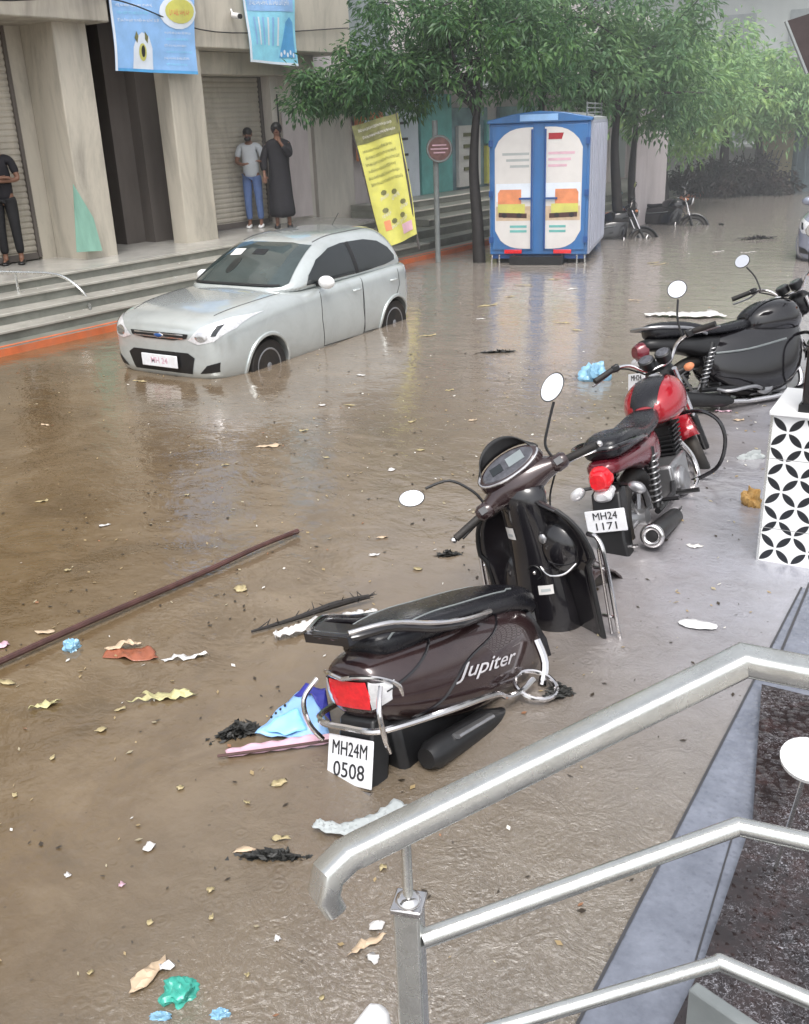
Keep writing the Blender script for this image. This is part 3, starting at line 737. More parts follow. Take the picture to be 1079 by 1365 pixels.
        # headlight
        H_ = [(.40 * sx, 4, .675), (.52 * sx, 4, .64), (.68 * sx, 4, .67), (.775 * sx, 4, .77), (.79 * sx, 4, .87), (.72 * sx, 4, .872), (.54 * sx, 4, .80)]
        hl = patch('headlight', 'clearlens', t, bv, H_, (0, -1, -.0), .006, 4)
        patch('lamp_bowl', 'chrome', hl, bv, [((.56 + .07 * cos(a)) * sx, 4, .715 + .05 * sin(a)) for a in [k * pi / 7 for k in range(14)]], (0, -1, 0), .010, 2)
        patch('lamp_slot', 'glass', hl, bv, [(.655 * sx, 4, .72), (.69 * sx, 4, .72), (.72 * sx, 4, .82), (.68 * sx, 4, .81)], (0, -1, 0), .011, 2)
        fl = patch('fog_lamp', 'black', t, bv, [(.50 * sx, 4, .34), (.69 * sx, 4, .36), (.71 * sx, 4, .46), (.60 * sx, 4, .43)], (0, -1, 0), .005, 3)
        tl_ = patch('tail_light', 'redlens', t, bv, [(.52 * sx, -3, .72), (.72 * sx, -3, .74), (.72 * sx, -3, .93), (.60 * sx, -3, .95)], (0, 1, 0), .006, 3)
        for y in (0, 2.49):
            # wheel arch lip
            mb = MB(); pts = []
            for k in range(25):
                a = radians(-8 + 196 * k / 24); h = bv.ray_cast(Vector((2 * sx, y + .342 * cos(a), .29 + .342 * sin(a))), Vector((-sx, 0, 0)))[0]
                if h is not None and abs(h.x) > .6: pts.append(h + Vector((.004 * sx, 0, 0)))
            if len(pts) > 3: mb.tube(pts, .022, 8, flat=.7); mb.build('arch_lip', paint, t)
            mb = MB(); mb.lathe([(.322, .50 * sx), (.322, .52 * sx), (.02, .521 * sx)], (0, y, .29), (1, 0, 0), 24); mb.build('wheel_well_shade', 'shadeblack', t)
            wh = MB().lathe([(.19, -.08), (.27, -.085), (.285, -.06), (.288, 0), (.285, .06), (.27, .085), (.19, .08)], (.72 * sx, y, .288), (1, 0, 0), 36).build('wheel', 'rubber', t)
            mb = MB(); ox = .80 * sx
            mb.torus((ox - .01 * sx, y, .288), (1, 0, 0), .185, .014, 28, 8); mb.ball((ox - .012 * sx, y, .288), (.02, .05, .05), 12, 8)
            for k in range(5):
                a = 2 * pi * k / 5 + .3
                for da in (-.14, .14): mb.tube([(ox - .012 * sx, y + .03 * cos(a + da * 2), .288 + .03 * sin(a + da * 2)), (ox - .02 * sx, y + .18 * cos(a + da), .288 + .18 * sin(a + da))], .013, 6)
            mb.build('rim', 'alloy', wh)
            MB().lathe([(.18, .74 * sx), (.01, .745 * sx)], (0, y, .288), (1, 0, 0), 20).build('hub', 'black', wh)
    # nose
    gr = patch('upper_grille', 'black', t, bv, [(-.38, 4, .69), (-.2, 4, .665), (.2, 4, .665), (.38, 4, .69), (.40, 4, .735), (-.40, 4, .735)], (0, -1, 0), .006, 4)
    for z in (.688, .722): patch('grille_bar', 'chrome', gr, bv, [(-.34, 4, z - .006), (.34, 4, z - .006), (.34, 4, z + .006), (-.34, 4, z + .006)], (0, -1, 0), .012, 4)
    h = bv.ray_cast(Vector((0, 4, .705)), Vector((0, -1, 0)))[0]
    bd = MB().ball(h + Vector((0, .006, 0)), (.07, .012, .03), 20, 8).build('badge', 'chrome', gr)
    MB().ball(h + Vector((0, .010, 0)), (.058, .012, .021), 20, 8).build('badge_inner', 'blue2', gr)
    patch('lower_grille', 'black', t, bv, [(-.40, 4, .33), (.40, 4, .33), (.46, 4, .50), (.38, 4, .545), (-.38, 4, .545), (-.46, 4, .50)], (0, -1, 0), .005, 4)
    hp = bv.ray_cast(Vector((0, 4, .46)), Vector((0, -1, 0)))[0]
    pl = MB().box((0, hp.y + .03, .445), (.50, .012, .13)).build('number_plate', 'plate', t, bevel=.006)
    if plate_txt: text('plate_lettering', plate_txt, .085, 'flexpink', pl, frame_mw((0, hp.y + .038, .445), (-1, 0, 0), (0, 0, 1)), .001, .001)
    # bonnet seams
    for sx in (1, -1):
        pts = []
        for k in range(20):
            y = 2.05 + .95 * k / 19; x = (.66 - .10 * (k / 19) ** 2) * sx; h = bv.ray_cast(Vector((x, y, 2)), Vector((0, 0, -1)))[0]
            if h is not None: pts.append(h)
        MB().tube(pts, .004, 5).build('bonnet_seam', 'black', t)
        pts = []
        for k in range(12):
            y = -.1 + 1.3 * k / 11; h = gv.ray_cast(Vector((.5 * sx, y, 2)), Vector((0, 0, -1)))[0]
            if h is not None: pts.append(h)
        MB().tube(pts, .006, 5).build('roof_seam', 'black', t)
    MB().tube([(0, .1, 1.47), (0, -.05, 1.60)], .004, 6).build('aerial', 'black', t)
    mb = MB(); mb.box((0, 1.1, .30), (1.3, 2.6, .1)); mb.build('underbody', 'black', t)
    return t
make_car('silver_hatchback', 'silver hatchback standing wheel deep in the brown flood water', 'car', (-7.40, 10.35, -.285), pi, plate_txt='MH 24')

# ------------------------------------------------------------------ blue delivery truck, seen from the rear
ta, tb = Vector((-7.90, 15.50, 0)), Vector((-6.24, 15.95, 0))
tang = atan2(tb.y - ta.y, tb.x - ta.x); tc = (ta + tb) / 2
def make_truck():
    t = thing('delivery_truck', 'small blue box truck with printed rear doors parked in flood water between the trees', 'truck', (tc.x, tc.y, -.35), tang)
    W, Lb, z0, z1 = .83, 2.5, .50, 2.60    # half width, length, box bottom/top (above road)
    mb = MB(); mb.box((0, .04, (z0 + z1) / 2), (2 * W, .08, z1 - z0)); fr = mb.build('rear_frame', 'blue', t, bevel=.015)
    mb = MB(); P = [(-W - .03, 0, z1), (W + .03, 0, z1), (W + .03, 0, z1 + .05), (W * .5, 0, z1 + .14), (0, 0, z1 + .175), (-W * .5, 0, z1 + .14), (-W - .03, 0, z1 + .05)]
    mb.prism([(x, -.05, z) for x, y, z in P], (0, .25, 0)); mb.build('roof_cap', 'blue', t, bevel=.012)
    MB().prism([(x * .98, .2, z - .01) for x, y, z in P], (0, Lb - .2, 0)).build('roof', 'haze', t)
    mb = MB(); mb.box((0, -.055, z1 + .075), (.62, .012, .10)); mb.build('name_board', 'flexblue2', t)
    for sx in (-1, 1):
        mb = MB(); mb.box((W * sx, Lb / 2 + .08, (z0 + z1) / 2), (.04, Lb, z1 - z0)); s_ = mb.build('side_panel', 'truckside', t)
        mb = MB()
        for k in range(9): mb.box(((W + .028) * sx, .3 + k * .27, (z0 + z1) / 2), (.018, .05, z1 - z0 - .1))
        mb.build('ribs', 'truckside', s_)
    mb = MB()
    for k in range(3): mb.tube([(W * .9, .1, z1 + .12 + .07 * k), (W * .9, Lb, z1 + .12 + .07 * k)], .012, 6)
    for y in (.15, 1.3, 2.4): mb.tube([(W * .9, y, z1), (W * .9, y, z1 + .28)], .012, 6)
    mb.build('roof_rack', 'greypole', t)
    MB().box((0, Lb + .1, (z0 + z1) / 2), (2 * W, .04, z1 - z0)).build('front_panel', 'truckside', t)
    for sx in (-1, 1):
        x0, x1 = sorted((.095 * sx, (W - .045) * sx)); cx = (x0 + x1) / 2; y = -.012
        d = MB().box((cx, -.008, (z0 + z1) / 2 + .02), (x1 - x0, .03, z1 - z0 - .12)).build('rear_door', 'blue', t, bevel=.008)
        zt, zb = z1 - .07, z0 + .10
        def fy(P, off): return [(x, -.024 - off, z) for x, z in P]
        a, b = (x0 + .09, x1 - .02) if sx > 0 else (x0 + .02, x1 - .02)
        if sx < 0: a, b = x0 + .05, x1 - .0
        else: a, b = x0 + .0, x1 - .07
        inner, outer = (b, a) if sx < 0 else (a, b)
        dv = 1 if outer > inner else -1
        wv = abs(outer - inner)
        # cream poster with curved blue corners
        P = [(inner, zt), (inner, zb)] + [(inner + dv * wv * u, zb + (.26 * u ** 4 if True else 0)) for u in (.15, .3, .45, .6, .75, .85)] + [(outer, zb + .30), (outer, zt - .32)] + [(inner + dv * wv * u, zt - .28 * u ** 3.4 + .0) for u in (.9, .75, .6, .45, .3, .15)]
        po = MB().poly(fy(P, .003)).build('poster', 'poster', d, smooth=False)
        def pm(n, m, P, off): 
            return MB().poly(fy([(inner + dv * wv * u, zb + (zt - zb) * v) for u, v in P], off)).build(n, m, po, smooth=False)
        # printed picture: little orange pickup on a road
        pm('print_sky', 'flexwhite', [(.03, .55), (.97, .55), (.97, .40), (.03, .40)], .005)
        pm('print_ground', 'card', [(.03, .36), (.97, .36), (.97, .24), (.03, .24)], .005)
        pm('print_pickup', 'flexorange', [(.30, .38), (.92, .38), (.92, .47), (.86, .50), (.30, .50)], .007)
        pm('print_cab', 'flexyellow', [(.20, .30), (.92, .30), (.92, .38), (.20, .38)], .008)
        pm('print_shadow', 'wood', [(.15, .26), (.9, .27), (.9, .31), (.15, .30)], .009)
        pm('print_wheel', 'ink', ell(.35, .285, .07, .02, 10), .011); pm('print_wheel', 'ink', ell(.75, .285, .07, .02, 10), .011)
        for k in range(3): pm('print_lettering', 'flexpink' if sx > 0 else 'haze', [(.1, .78 - k * .05), (.8 - .1 * k, .78 - k * .05), (.8 - .1 * k, .80 - k * .05), (.1, .80 - k * .05)], .006)
        for k in range(2): pm('print_lettering', 'teal', [(.15, .14 + k * .04), (.6, .14 + k * .04), (.6, .16 + k * .04), (.15, .16 + k * .04)], .006)
        if sx > 0: pm('print_mark', 'redpaint', [(.1, .90), (.45, .90), (.5, .95), (.1, .95)], .008)
        mb = MB(); hx = .11 * sx; mb.tube([(hx, -.045, z0 + .1), (hx, -.045, z1 - .1)], .016, 8); mb.box((hx + .10 * sx, -.05, 1.42), (.22, .025, .03)); mb.build('lock_bar', 'blue2', d)
        mb = MB()
        for z in (z0 + .25, 1.5, z1 - .3): mb.box(((W - .03) * sx, -.03, z), (.07, .03, .10))
        mb.build('hinge', 'blue2', d)
        MB().box((.42 * sx, -.04, z0 + .055), (.30, .03, .065)).build('tail_light', 'redlens', t, bevel=.006)
        mb = MB()
        mb.lathe([(.18, -.1), (.29, -.1), (.30, 0), (.29, .1), (.18, .1)], (.62 * sx, .65, .30), (1, 0, 0), 28); mb.build('wheel', 'rubber', t)
        MB().box((.62 * sx, .28, .30), (.30, .02, .34)).build('mud_flap', 'black', t)
        mb = MB(); mb.tube([(W * .95 * sx, -.02, z0), (W * .97 * sx, -.02, .32)], .014, 6); mb.tube([(W * .8 * sx, -.02, z0), (W * .8 * sx, -.02, .32)], .014, 6); mb.tube([(W * .5 * sx, -.02, z0), (W * .46 * sx, -.02, .3)], .014, 6); mb.build('guard_bar', 'steel', t)
    mb = MB(); mb.box((0, .1, z0 - .03), (2 * W - .06, .14, .09)); mb.build('bumper', 'blue2', t, bevel=.01)
    mb = MB(); mb.box((0, 1.3, z0 - .08), (.9, 3.0, .14)); mb.box((0, .35, .36), (.9, .12, .14)); mb.build('chassis', 'black', t)
    pl = MB().box((0, .0, z0 - .09), (.34, .015, .12)).build('number_plate', 'plate', t)
    text('plate_lettering', 'MH24', .08, 'ink', pl, frame_mw((0, -.010, z0 - .09), (1, 0, 0), (0, 0, 1)), .001)
    # cab
    R = []
    for y, zt in ((Lb + .18, 1.75), (Lb + .3, 1.85), (Lb + 1.0, 1.85), (Lb + 1.3, 1.7), (Lb + 1.65, 1.05), (Lb + 1.75, .5)):
        R.append([(x, y, .3 + (zt - .3) * v) for x, v in ((-.72, 0), (-.76, .3), (-.72, .7), (-.62, 1), (.62, 1), (.72, .7), (.76, .3), (.72, 0))])
    cb = MB(); cb.rings(R); cb = cb.build('cab', 'blue', t, bevel=.03)
    for sx in (-1, 1):
        MB().poly([(.765 * sx, Lb + .45, 1.15), (.765 * sx, Lb + 1.2, 1.15), (.72 * sx, Lb + 1.1, 1.6), (.72 * sx, Lb + .5, 1.62)]).build('cab_window', 'glass', t, solid=.01)
        MB().lathe([(.18, -.1), (.29, -.1), (.30, 0), (.29, .1), (.18, .1)], (.62 * sx, Lb + 1.2, .30), (1, 0, 0), 28).build('wheel', 'rubber', t)
    return t
make_truck()
# ------------------------------------------------------------------ scooter
def se_ring(y, zb, zt, hw, n=20, ex=2.6, wide=.45, top=.75):
    """rounded section in the x-z plane"""
    P = []; zc = zb + (zt - zb) * wide
    for k in range(n):
        a = 2 * pi * k / n; c, s_ = cos(a), sin(a)
        x = hw * (abs(c) ** (2 / ex)) * (1 if c >= 0 else -1)
        z = (abs(s_) ** (2 / ex)) * (1 if s_ >= 0 else -1)
        z = zc + z * (zt - zc) if z > 0 else zc + z * (zc - zb)
        P.append((x, y, z))
    return P
def wheel(parent, y, R, r, w=1.0, xf=None, spokes=6, name='wheel', x=0):
    wh = MB(xf).torus((x, y, R), (1, 0, 0), R - r, r, 40, 12).build(name, 'rubber', parent)
    MB(xf).torus((x, y, R), (1, 0, 0), R - r * 2.0, .012, 36, 8, 1.6).build('rim', 'alloy', wh)
    mb = MB(xf); mb.lathe([(.05, -.05), (.055, 0), (.05, .05)], (x, y, R), (1, 0, 0), 16)
    for k in range(spokes):
        a = 2 * pi * k / spokes; mb.tube([(x, y + .04 * cos(a), R + .04 * sin(a)), (x, y + (R - r * 2) * cos(a), R + (R - r * 2) * sin(a))], .011, 6)
    mb.build('spokes', 'alloy', wh); return wh
SCP = Vector((-1.735, 3.11, -.357)); SCH = -.10; SCL = -.22
def make_scooter():
    t = thing('scooter', 'brown maroon scooter leaning in the flood water just behind the steel handrail', 'scooter', SCP)
    t.rotation_euler = (Matrix.Rotation(SCH, 3, 'Z') @ Matrix.Rotation(SCL, 3, 'Y')).to_euler(); t.scale = (1.04,) * 3
    S_ = [(.63, .30, .48, .09), (.58, .25, .56, .15), (.44, .24, .64, .195), (.27, .26, .69, .215), (.10, .29, .725, .230), (-.08, .33, .755, .225), (-.25, .40, .78, .205), (-.38, .47, .79, .18), (-.47, .53, .785, .145), (-.51, .57, .765, .11)]
    b = MB(); b.rings([se_ring(*a) for a in S_]); body = b.build('body', 'maroon', t, sub=2); bv = bvh_of(body)
    text('lettering', 'Jupiter', .080, 'silverletter', body, frame_mw((.5, .06, .530), (0, 1, -.28), (0, .28, 1)), .0, .0006, .45, bvh=bv, d=(-1, 0, 0), off=.004, sx=1.75)
    # panel seams
    for sx in (1, -1):
        for L in ([(.40, .70), (.20, .62), (-.05, .60), (-.22, .52), (-.36, .50)], [(-.10, .755), (-.30, .69), (-.46, .66)]):
            pts = []
            for p in catmull([(0, y, z) for y, z in L], 6):
                h = bv.ray_cast(Vector((.5 * sx, p.y, p.z)), Vector((-sx, 0, 0)))[0]
                if h is not None: pts.append(h + Vector((.001 * sx, 0, 0)))
            MB().tube(pts, .006, 6).build('panel_edge', 'gblack', body)
    # tail lamp
    patch('tail_light', 'redlens', t, bv, [(-.085, -1, .60), (.085, -1, .60), (.10, -1, .655), (.09, -1, .71), (-.09, -1, .71), (-.10, -1, .655)], (0, 1, 0), .006, 4)
    for sx in (1, -1):
        patch('indicator', 'clearlens', t, bv, [(.092 * sx, -1, .60), (.150 * sx, -1, .625), (.155 * sx, -1, .69), (.10 * sx, -1, .71)], (0, 1, 0), .006, 4)
        MB().tube([(.155 * sx, -.40, .60), (.165 * sx, -.41, .66), (.14 * sx, -.47, .715), (.07 * sx, -.515, .735), (0, -.525, .725)], .009, 8, smooth=5).build('lamp_trim', 'chrome', t)
    # seat
    S_ = [(.70, .46, .58, .07), (.63, .49, .645, .115), (.44, .58, .71, .15), (.22, .65, .755, .165), (.05, .68, .79, .17), (-.06, .70, .82, .165), (-.20, .715, .845, .15), (-.34, .73, .855, .135), (-.42, .745, .85, .10)]
    b = MB(); b.rings([se_ring(y, zb, zt, hw, ex=3.0, wide=.5) for y, zb, zt, hw in S_]); seat = b.build('seat', 'seat', t, sub=1); sv = bvh_of(seat)
    for sx in (1, -1):
        pts = []
        for k in range(26):
            y = .48 - .84 * k / 25; x = (.10 if y > .42 else .115) * sx; h = sv.ray_cast(Vector((x, y, 2)), Vector((0, 0, -1)))[0]
            if h is not None: pts.append(h)
        MB().tube(pts, .004, 5).build('seat_piping', 'greypole', seat)
    # grab rail
    mb = MB()
    for sx in (1, -1): mb.tube([(.17 * sx, .16, .70), (.20 * sx, -.03, .745), (.195 * sx, -.20, .80), (.17 * sx, -.38, .88), (.10 * sx, -.52, .90), (0, -.535, .90)], .021, 10, smooth=5, flat=.8)
    mb.box((0, -.50, .895), (.22, .11, .035)); rl = mb.build('grab_rail', 'gblack', t)
    for sx in (1, -1): MB().tube([(.18 * sx, .20, .70), (.215 * sx, -.03, .765), (.205 * sx, -.20, .822), (.175 * sx, -.38, .90), (.10 * sx, -.535, .920)], .010, 8, smooth=5).build('rail_trim', 'chrome', rl)
    # guard bars
    for sx in (1, -1):
        mb = MB()
        mb.tube([(0, -.56, .545), (.13 * sx, -.555, .545), (.20 * sx, -.48, .54), (.245 * sx, -.25, .49), (.255 * sx, .02, .42), (.255 * sx, .10, .37), (.255 * sx, .20, .345), (.255 * sx, .30, .35)], .0125, 8, smooth=5)
        mb.torus((.275 * sx, .28, .335), (.5 * sx, 0, 1), .09, .011, 28, 8); mb.tube([(.26 * sx, .35, .30), (.26 * sx, .40, .38), (.22 * sx, .43, .47)], .019, 8, smooth=4)
        mb.tube([(.17 * sx, -.54, .46), (.19 * sx, -.57, .54), (.19 * sx, -.565, .64), (.16 * sx, -.50, .70)], .010, 8, smooth=4)
        mb.build('guard_bar', 'chrome', t)
    # rear mudguard and plate
    mb = MB(); mb.prism([(-.09, -.38, .56), (-.09, -.50, .55), (-.085, -.60, .34), (-.06, -.615, .24), (-.06, -.56, .24), (-.07, -.48, .38)], (.17, 0, 0)); fd = mb.build('rear_mudguard', 'black', t, bevel=.01)
    c = Vector((0, -.585, .42)); n_ = Vector((0, -.93, -.36)) * -1
    up_ = Vector((0, .40, .92)).normalized()
    Rm = Matrix(((1, 0, 0), (0, up_.z, up_.y), (0, -up_.y, up_.z))).transposed()
    xr = Vector((1, 0, 0)); nn = xr.cross(up_)          # facing backwards
    Rm = Matrix((xr, -nn, up_)).transposed()
    pl = MB().box(c, (.225, .008, .175), Rm).build('number_plate', 'plate', t, bevel=.004)
    text('plate_lettering', 'MH24M', .075, 'ink', pl, frame_mw(c + up_ * .040 + nn * .006, xr, up_), .001, .0, sx=.74)
    text('plate_lettering', '0508', .08, 'ink', pl, frame_mw(c - up_ * .038 + nn * .006, xr, up_), .001, .0, sx=1.0)
    MB().box(c - up_ * .105, (.23, .02, .018), Rm).build('plate_bracket', 'chrome', t)
    # engine, muffler, swing arm
    mb = MB(); mb.rings([se_ring(y, zb, zt, hw, ex=4) for y, zb, zt, hw in ((-.28, .20, .34, .10), (-.1, .15, .42, .14), (.2, .15, .42, .15), (.4, .2, .36, .12))]); mb.build('engine', 'black', t, ang=50)
    mu = MB().tube([(.17, .40, .22), (.20, .15, .26), (.205, -.02, .31), (.205, -.36, .355), (.205, -.40, .36)], [.02, .03, .055, .058, .04], 16).build('muffler', 'black', t)
    MB().tube([(.245, -.02, .345), (.252, -.26, .385)], .022, 8, flat=.5).build('heat_shield', 'alloy', mu)
    wheel(t, 0, .225, .048, spokes=5, name='rear_wheel'); wheel(t, 1.275, .225, .048, spokes=5, name='front_wheel')
    # underbelly between the wheel and body
    MB().box((0, -.05, .36), (.27, .80, .30)).build('inner_cover_and_shade', 'black', t, bevel=.03)  # black box carried down, also standing for shade under the tail
    # floorboard
    mb = MB(); mb.rings([se_ring(y, .24, .29, hw, ex=5) for y, hw in ((.42, .17), (.6, .2), (.8, .22), (.93, .23))]); mb.build('floorboard', 'black', t, ang=50)
    mb = MB(); mb.loft([[(x, y - .09 * (1 - (x / w_) ** 2) * 0 + .05 * cos(x / w_ * 1.5), z) for x in [w_ * (k / 6 - 1) for k in range(13)]] + [(x, y - .10, z) for x in (w_ * .8, 0, -w_ * .8)] for y, z, w_ in ((.60, .22, .17), (.59, .40, .16), (.56, .54, .12))]); mb.build('front_panel', 'gblack', t, ang=60)
    # leg shield
    nu, nv = 18, 16
    def shield(u, v, off=0):
        w = .315 * (1 - .10 * (1 - v)) if v < .62 else .315 * sqrt(max(0, 1 - ((v - .62) / .40) ** 2.2)) + .02
        return Vector((u * w * (.84 if u < 0 else 1), .960 - .10 * v - .075 * u * u + off, .20 + v * .78))
    for nm, m, off in (('leg_shield_inner', 'gblack', 0), ('leg_shield', 'maroon', .018)):
        mb = MB(); vs = [[mb.V(shield(-1 + 2 * i / nu, j / nv, off + (.03 * (1 - abs(-1 + 2 * i / nu)) if off else 0))) for i in range(nu + 1)] for j in range(nv + 1)]
        for j in range(nv):
            for i in range(nu): mb.F([vs[j][i], vs[j][i + 1], vs[j + 1][i + 1], vs[j + 1][i]])
        sh = mb.build(nm, m, t, solid=.012)
        if m == 'gblack': inner = sh
    mb = MB(); mb.rings([[(-.24 * k, .985, z), (-.15 * k, 1.05, z), (0, 1.075 + .0, z), (.15 * k, 1.05, z), (.24 * k, .985, z), (0, .96, z)] for z, k in ((.25, .8), (.5, .95), (.75, .8), (.88, .5))]); mb.build('front_apron', 'maroon', t, sub=2)
    pts = [shield(1, v) + Vector((0, -.004, 0)) for v in [k / 20 for k in range(20)]]; MB().tube(pts, .012, 8).build('shield_rim', 'black', t)
    pts = [shield(-1, v) + Vector((0, -.004, 0)) for v in [k / 20 for k in range(20)]]; MB().tube(pts, .012, 8).build('shield_rim', 'black', t)
    # steering column cover
    C_ = [(.985, .80, .20, .155), (.94, .80, .42, .155), (.90, .80, .62, .14), (.87, .79, .78, .115), (.87, .77, .90, .12), (.89, .77, 1.0, .125), (.90, .79, 1.07, .10)]
    mb = MB(); mb.rings([[(hw * cos(a) * 1.0, (y1 + y0) / 2 - (y1 - y0) * .9 * sin(a) * (1 if sin(a) > 0 else .6) + .03, z) for a in [2 * pi * k / 20 for k in range(20)]] for y1, y0, z, hw in C_]); col = mb.build('column_cover', 'gblack', t, sub=1); cv = bvh_of(col)
    # glove pocket, lock, stickers, hook
    pk = MB().ball((.150, .865, .74), (.105, .075, .13), 22, 14).build('glove_pocket', 'gblack', inner)
    MB().tube([(.06, .80, .66), (.12, .775, .63), (.19, .79, .635), (.235, .83, .67)], .005, 6, smooth=5).build('pocket_rim', 'chrome', pk)
    MB().ball((.10, .80, .80), (.022, .012, .024), 12, 8).build('pocket_knob', 'alloy', pk)
    bx2 = MB().ball((-.12, .88, .55), (.09, .05, .14), 20, 12).build('side_bulge', 'gblack', inner)
    for P, nm in (([(-.085, 0, .80), (-.03, 0, .80), (-.03, 0, .86), (-.085, 0, .86)], 'sticker'), ([(.035, 0, .525), (.10, 0, .525), (.10, 0, .57), (.035, 0, .57)], 'sticker')):
        s_ = patch(nm, 'paperw', col, cv, P, (0, 1, 0), .004, 2)
        z = P[0][2]; x0, x1 = P[0][0] + .012, P[1][0] - .012
        patch('sticker_print', 'haze', s_, cv, [(x0, 0, z + .015), (x1, 0, z + .015), (x1, 0, z + .028), (x0, 0, z + .028)], (0, 1, 0), .006, 1)
    h = cv.ray_cast(Vector((.03, 0, .635)), Vector((0, 1, 0)))[0]
    MB().torus(h, (0, 1, .1), .035, .004, 24, 6).build('lock_ring', 'black', col); MB().ball(h + Vector((0, -.004, .0)), .009, 10, 6).build('key_lock', 'chrome', col)
    MB().tube([(.0, .76, .40), (-.0, .755, .48)], .007, 6).build('side_clip', 'alloy', col)
    # front leg guard pipes at the sides of the apron
    for sx in (1, -1):
        mb = MB()
        mb.tube([(.19 * sx, 1.0, .22), (.33 * sx, .92, .24), (.35 * sx, .90, .34), (.345 * sx, .90, .66), (.32 * sx, .91, .76), (.26 * sx, .93, .78)], .0115, 8, smooth=6)
        mb.tube([(.315 * sx, .90, .30), (.32 * sx, .90, .72)], .008, 8)
        for z in (.38, .62): mb.tube([(.27 * sx, .92, z), (.35 * sx, .90, z)], .008, 6)
        mb.build('leg_guard', 'chrome', t)
    # handlebar unit, locked to the left
    X = Matrix.Translation((0, .87, 1.03)) @ Matrix.Rotation(radians(36), 4, 'X') @ Matrix.Rotation(radians(42), 4, 'Z') @ Matrix.Rotation(radians(-30), 4, 'X')
    XX = X
    R = []
    for x, ry, rz_, cy, cz in ((-.25, .020, .022, -.05, .0), (-.20, .042, .038, -.035, .01), (-.15, .065, .052, -.01, .02), (-.09, .12, .085, .03, .03), (0, .15, .125, .04, .02), (.09, .12, .085, .03, .03), (.15, .065, .052, -.01, .02), (.20, .042, .038, -.035, .01), (.25, .020, .022, -.05, .0)):
        R.append([(x, cy + ry * cos(a), cz + rz_ * sin(a)) for a in [2 * pi * k / 16 for k in range(16)]])
    mb = MB(XX); mb.rings(R); cowl = mb.build('handlebar_cowl', 'maroon', t, sub=1)
    du = Vector((0, -.52, .85)).normalized(); dx = Vector((1, 0, 0)); dy = du.cross(dx) * 1
    dc = Vector((0, -.015, .125))
    def dial(a, b, h, n=32): return [dc + du * h + dx * (a * cos(2 * pi * k / n) * (1 - .12 * sin(2 * pi * k / n))) + dy * (b * sin(2 * pi * k / n)) for k in range(n)]
    mb = MB(XX); mb.rings([dial(.165, .092, -.035), dial(.160, .088, .0), dial(.145, .078, .010)]); dr = mb.build('dash_rim', 'maroon', cowl)
    mb = MB(XX); mb.tube(dial(.155, .084, .006)[14:34], .006, 8); mb.build('dash_trim', 'chrome', dr)
    mb = MB(XX); mb.rings([dial(.138, .073, .008), dial(.130, .068, .014)]); dl = mb.build('dial', 'dial', dr)
    for ox, wx, wy in ((-.055, .030, .026), (.045, .042, .030)):
        mb = MB(XX); mb.rings([[dc + du * h_ + dx * (ox + wx * a_) + dy * (wy * b_) for a_, b_ in ((-1, -1), (1, -1), (1, 1), (-1, 1))] for h_ in (.014, .0165)]); mb.build('display', 'glass' if ox < 0 else 'hazewin', dl)
    # visor in front of the dash
    vs = []
    mb = MB(XX)
    for j in range(5):
        f_ = j / 4; vs.append([mb.V(dc + dx * ((.165 - .03 * f_) * cos(a)) + dy * ((-.10 - .03 * f_) * -sin(a)) + Vector((0, .0, .0)) + du * (.0 + .07 * f_ * sin(a))) for a in [pi * k / 16 for k in range(17)]])
    for a, b in zip(vs, vs[1:]):
        for i in range(16): mb.F([a[i], a[i + 1], b[i + 1], b[i]])
    mb.build('visor', 'black', cowl, solid=.006)
    mb = MB(XX); mb.ball((0, .165, .02), (.10, .045, .06), 20, 12); mb.build('headlamp', 'clearlens', cowl)
    for sx in (1, -1):
        mb = MB(XX); mb.rings([[(x * sx, -.045 + ry * cos(a), .012 + rz_ * sin(a)) for a in [2 * pi * k / 12 for k in range(12)]] for x, ry, rz_ in ((.165, .03, .03), (.185, .042, .042), (.225, .040, .040), (.245, .026, .026))]); sw = mb.build('switch_box', 'maroon', t)
        MB(XX).box((.205 * sx, -.085, .028), (.035, .008, .03)).build('switch', 'alloy', sw)
        MB(XX).tube([(.24 * sx, -.05, .005), (.385 * sx, -.085, -.01)], .0185, 12).build('grip', 'rubber', t)
        MB(XX).ball(((.397) * sx, -.088, -.011), (.016, .016, .016), 10, 8).build('bar_end', 'chrome', t)
        MB(XX).tube([(.20 * sx, -.01, -.015), (.28 * sx, .015, -.03), (.37 * sx, -.01, -.045)], .007, 6, smooth=4).build('brake_lever', 'chrome' if sx > 0 else 'black', t)
        ms = MB(XX).tube([(.19 * sx, -.02, .04), (.195 * sx, -.015, .11), (.26 * sx, -.01, .18), (.335 * sx, -.005, .25)] if sx > 0 else [(-.19, -.02, .04), (-.20, -.02, .115), (-.26, -.02, .22), (-.37, -.03, .255)], .0065, 8, smooth=5).build('mirror_stalk', 'black', t)
        mc = Vector((.365, -.01, .31)) if sx > 0 else Vector((-.45, -.04, .255))
        nrm = (Vector((-.15 * sx, -1, .35))).normalized() if sx < 0 else Vector((-.1, -1, .25)).normalized()
        a1 = Vector((.9 * sx, 0, .45)); a1 = (a1 - nrm * a1.dot(nrm)).normalized(); a2 = nrm.cross(a1)
        rg = lambda k_, h_: [mc + nrm * h_ + a1 * ((.073 if sx > 0 else .062) * k_ * cos(q)) + a2 * ((.046 if sx > 0 else .040) * k_ * sin(q)) for q in [2 * pi * i / 24 for i in range(24)]]
        mb = MB(XX); mb.rings([rg(.3, -.03), rg(.8, -.018), rg(1, 0), rg(.98, .003)]); mh = mb.build('mirror_shell', 'black', t)
        mb = MB(XX); mb.rings([rg(.93, .0025), rg(.92, .0050)]); mb.build('mirror_glass', 'mirror', mh)
